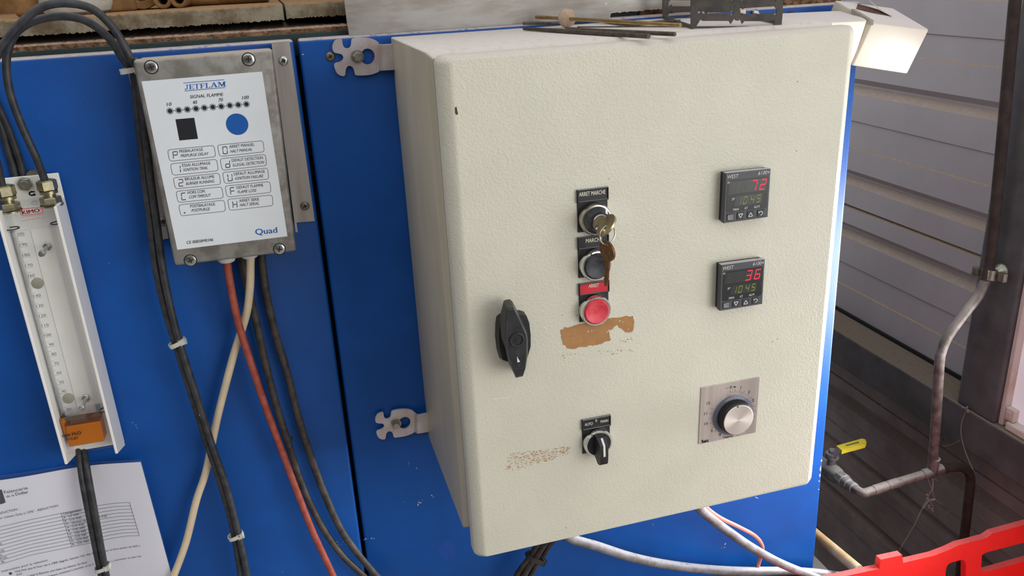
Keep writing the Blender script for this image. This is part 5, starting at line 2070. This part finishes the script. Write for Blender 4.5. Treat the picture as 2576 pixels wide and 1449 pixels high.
tube(b, [T0 + (T0 - EL) * 0.12, at(2392, 1176, YG), at(2418, 1176, YG), at(2436, 1188, YG), at(2441, 1212, YG), at(2436, 1260, YG), at(2428, 1330, YG), at(2414, 1450, YG), at(2402, 1560, YG)], R0, 16, 6)
part('down_pipe', b, pipe_brown, gp, 60)
# clamp on the steel post
cl = at(2488, 690, YG + .011)
b = NB()
ax_ = (at(2490, 660, YG + .012) - at(2480, 705, YG + .010)).normalized()
lathe(b, [(R0 + .0005, -0.008), (R0 + .0035, -0.008), (R0 + .0035, 0.008), (R0 + .0005, 0.008), (R0 + .0005, -0.008)], cl, ax_, 24)
for s in (-1, 1):
    e = cl + Vector((0.4 * s * 0.02, -0.93 * s * 0.02, 0))
    box(b, e.x - 0.004, e.x + 0.004, e.y - 0.006, e.y + 0.006, e.z - 0.007, e.z + 0.007, 0.001)
cyl(b, cl + Vector((0.012, 0.002, 0)), (1.0795, cl.y + 0.004, cl.z), 0.004, seg=10)
lathe(b, [(0.0125, 0), (0.0118, 0.003), (0.006, 0.009), (0.0045, 0.012)], (1.0795, cl.y + 0.004, cl.z), (-1, 0, 0), 24)
part('wall_clamp', b, bolt_steel, gp, 40)

# ball valve
vv = thing('ball_valve', 'nickel ball valve with yellow lever on the pipe beside the kiln edge', 'valve', tuple(VB))
b = NB()
dirv = (VB - EL).normalized()
VE = at(2052, 1158, YG + 0.135)
dirv = (VE - EL).normalized()
L0 = (VE - EL).length
a_, u_, w_ = frame_of(dirv)
lathe(b, [(R0 * 1.0, L0 * .14), (R0 * 1.22, L0 * .15), (R0 * 1.22, L0 * .21), (R0 * 1.0, L0 * .22), (R0 * 1.0, L0 * .25), (R0 * 1.3, L0 * .26), (R0 * 1.38, L0 * .33), (R0 * 1.1, L0 * .34)], EL, dirv, 20)
part('union_nut', b, brass_valve, vv, 35)
b = NB()
lathe(b, [(R0 * 1.1, L0 * .33), (R0 * 1.65, L0 * .345), (R0 * 1.65, L0 * .46), (R0 * 1.5, L0 * .47)], EL, dirv, 8, 0.2)
lathe(b, [(R0 * 1.5, L0 * .46), (R0 * 1.85, L0 * .52), (R0 * 2.0, L0 * .60), (R0 * 1.95, L0 * .72), (R0 * 1.6, L0 * .78)], EL, dirv, 24)
lathe(b, [(R0 * 1.6, L0 * .78), (R0 * 1.75, L0 * .79), (R0 * 1.75, L0 * 1.0), (R0 * 1.2, L0 * 1.02)], EL, dirv, 8, 0.2)
lathe(b, [(R0 * .95, L0 * 1.02), (R0 * .95, L0 * 2.2)], EL, dirv, 16)
SC0 = EL + dirv * (L0 * .66)
cyl(b, SC0, SC0 + Vector((0, 0, 0.030)), R0 * 0.95, seg=18)
part('valve_body', b, brass_valve, vv, 35)
b = NB()
ST = at(2083, 1140, SC0.y)
SC1 = Vector((SC0.x, SC0.y, ST.z))
lathe(b, [(0.010, -0.012), (0.0125, -0.010), (0.0125, -0.004), (0.011, -0.001), (0.0, -0.001)], SC1, (0, 0, 1), 24)
part('stem', b, brass_valve, vv, 35)
b = NB()
hexbolt(b, SC1 + Vector((0, 0, -0.0005)), (0, 0, 1), 0.012, 0.006)
part('stem_nut', b, brass_valve, vv)
yv = SC0.y
q0, q1 = at(2094, 1150, yv), at(2116, 1128, yv - .012)
b = NB()
H1 = [at(2105, 1122, yv - .005), at(2117, 1132, yv - .022), at(2104, 1153, yv - .018), at(2090, 1147, yv - .004)]
hexa(b, H1 + [p + Vector((0, 0.001, -0.0028)) for p in H1])
part('lever', b, zinc, vv)
b = NB()
ee = [at(2104, 1121, yv - .004), at(2168, 1103, yv - .004), at(2176, 1105, yv - .008), at(2180, 1112, yv - .018), at(2177, 1117, yv - .024), at(2118, 1133, yv - .024)]
loft(b, ee, [p + Vector((0, 0, -0.0075)) for p in ee])
part('lever_grip', b, yellow_grip, vv, 30)
b = NB()
for i in range(7):
    t0, t1 = 0.30 + i * 0.075, 0.30 + i * 0.075 + 0.05
    A = ee[0].lerp(ee[1], t0) * 0.55 + ee[5].lerp(ee[4], t0) * 0.45
    B = ee[0].lerp(ee[1], t1) * 0.55 + ee[5].lerp(ee[4], t1) * 0.45
    wv_ = (ee[5] - ee[0]) * 0.10
    up_ = Vector((0, 0, 0.0003))
    b.faces.new([b.verts.new(p + up_) for p in (A - wv_, B - wv_, B + wv_, A + wv_)])
part('grip_lettering', b, ink_grey, vv)

# cream pipe and grey box low behind the kiln's edge
b = NB()
A, B = atx(2050, 1342, 0.765), atx(2148, 1424, 0.765)
kq = (-0.0465 - A.y) / (B.y - A.y)
tube(b, [A + (A - B) * 6, A, A.lerp(B, kq)], 0.0085, 16, 2)
solo('cream_pipe', b, pipe_cream, 'stained cream pipe low between the kiln edge and the red crate', 'pipe', None, 60)
b = NB()
c1 = atx(2052, 1388, 0.75)
box(b, 0.733, 0.772, 0.0, 0.5, FLOOR, c1.z - 0.035, 0.003)
solo('conduit_box', b, manila, 'grey metal box standing low beside the kiln edge', 'box')

# red crate
CZ = zoom(2030, 1280, 4.718)
YC = -0.060
ZC = 0.345
cr = thing('crate', 'bright red plastic crate with slotted handle holes at lower right', 'crate', (0.86, -0.25, ZC))
cw = lambda u, v: (lambda p: (p.x, p.z))(at(*CZ(u, v), YC))
top_e = [(-260, 940), (60, 880), (450, 800), (860, 712), (878, 603), (1130, 548), (1142, 642), (1320, 600), (1500, 558), (1660, 498), (1800, 432), (1960, 392), (2128, 346), (2205, 292), (2400, 238), (2576, 190)]
pe = [cw(*p) for p in top_e]
sl = (pe[-1][1] - pe[-4][1]) / (pe[-1][0] - pe[-4][0])
x_end = 1.13
pe = [(0.60, pe[0][1])] + pe + [(x_end, pe[-1][1])]
zc = ZC
outl = pe + [(x_end, zc), (0.60, zc)]


def rhole(q, n=4, r=0.25):
    P = [Vector((*p, 0)) for p in q]
    o = []
    for i in range(len(P)):
        p, a, c_ = P[i], P[i - 1], P[(i + 1) % len(P)]
        s, e = p.lerp(a, r), p.lerp(c_, r)
        for k in range(n + 1):
            t = k / n
            w_ = s * (1 - t) ** 2 + p * 2 * t * (1 - t) + e * t * t
            o.append(cw(w_.x, w_.y))
    return o


h1 = rhole([(1650, 655), (1890, 590), (1880, 1010), (1630, 1080)])
h2 = rhole([(2080, 530), (2900, 318), (2900, 530), (2062, 768)], 4, 0.12)
h3 = rhole([(1640, 1150), (1870, 1090), (1860, 1500), (1620, 1560)])
b = NB()
plate(b, outl, [h1, h2, h3], lambda u, v: Vector((u, YC, v)), Vector((0, 0.011, 0)))
part('crate_wall', b, crate_red, cr, 25)
b = NB()
for i in range(2):
    pass
zr = min(p[1] for p in pe) - 0.004
box(b, 0.60, 0.611, -0.44, YC, zc, zr, 0.001)
box(b, x_end - 0.011, x_end, -0.44, YC, zc, zr, 0.001)
box(b, 0.60, x_end, -0.451, -0.44, zc, zr, 0.001)
box(b, 0.60, x_end, -0.44, YC, zc, zc + 0.006)
part('crate_tray', b, crate_red, cr)


# the trestle that carries the crate, below the frame
b = NB()
box(b, 0.58, 1.07, -0.47, -0.03, ZC - 0.03, ZC - 0.0005, 0.003)
tb = solo('stand', b, manila, 'low grey stand under the red crate', 'stand')
b = NB()
for x in (0.60, 1.01):
    for y in (-0.44, -0.08):
        b = NB()
        box(b, x, x + 0.035, y, y + 0.035, FLOOR, ZC - 0.031, 0.002)
        part('leg', b, manila, tb)


# cobwebs hanging from the pipe
b = NB()
random.seed(3)


def strand(pts, r):
    P = []
    for px, py in pts:
        P.append(at(px + random.uniform(-1.5, 1.5), py + random.uniform(-1.5, 1.5), YG))
    tube(b, P, r, 5, 4)


strand([(2345, 1200), (2348, 1225), (2338, 1243), (2330, 1262), (2318, 1285), (2303, 1312), (2285, 1345), (2262, 1385)], 0.0007)
strand([(2348, 1203), (2345, 1230), (2353, 1258), (2368, 1268)], 0.0008)
strand([(2330, 1195), (2338, 1218), (2345, 1235)], 0.0007)
strand([(2348, 1203), (2358, 1208)], 0.0007)
strand([(2338, 1255), (2345, 1275), (2350, 1288), (2342, 1284)], 0.0010)
strand([(2322, 1280), (2335, 1262), (2350, 1256)], 0.0010)
for k in range(10):
    p = at(2340 + random.uniform(-12, 14), 1262 + random.uniform(-18, 22), YG)
    t = bmesh.new()
    bmesh.ops.create_icosphere(t, subdivisions=1, radius=random.uniform(0.001, 0.0022))
    for v in t.verts:
        v.co = v.co * random.uniform(.7, 1.3) + p
    merge(b, t)
solo('cobweb', b, web_mat, 'dusty cobweb strands trailing below the pipe tee', 'cobweb', None, None, 'stuff')
b = NB()
P = [atx(px, py, 1.072) for px, py in ((2432, 1030), (2420, 1060), (2418, 1095), (2428, 1135), (2440, 1165), (2448, 1182))]
tube(b, P, 0.0008, 5, 4)
P = [atx(px, py, 1.072) for px, py in ((2415, 1108), (2390, 1120), (2368, 1122))]
tube(b, P, 0.0004, 5, 4)
for k in range(6):
    p = atx(2428 + random.uniform(-8, 8), 1030 + random.uniform(-6, 8), 1.073)
    t = bmesh.new()
    bmesh.ops.create_icosphere(t, subdivisions=1, radius=0.0022)
    for v in t.verts:
        v.co = v.co + p
    merge(b, t)
solo('cobweb', b, web_mat, 'single cobweb thread hanging down the dark steel rail', 'cobweb', None, None, 'stuff')
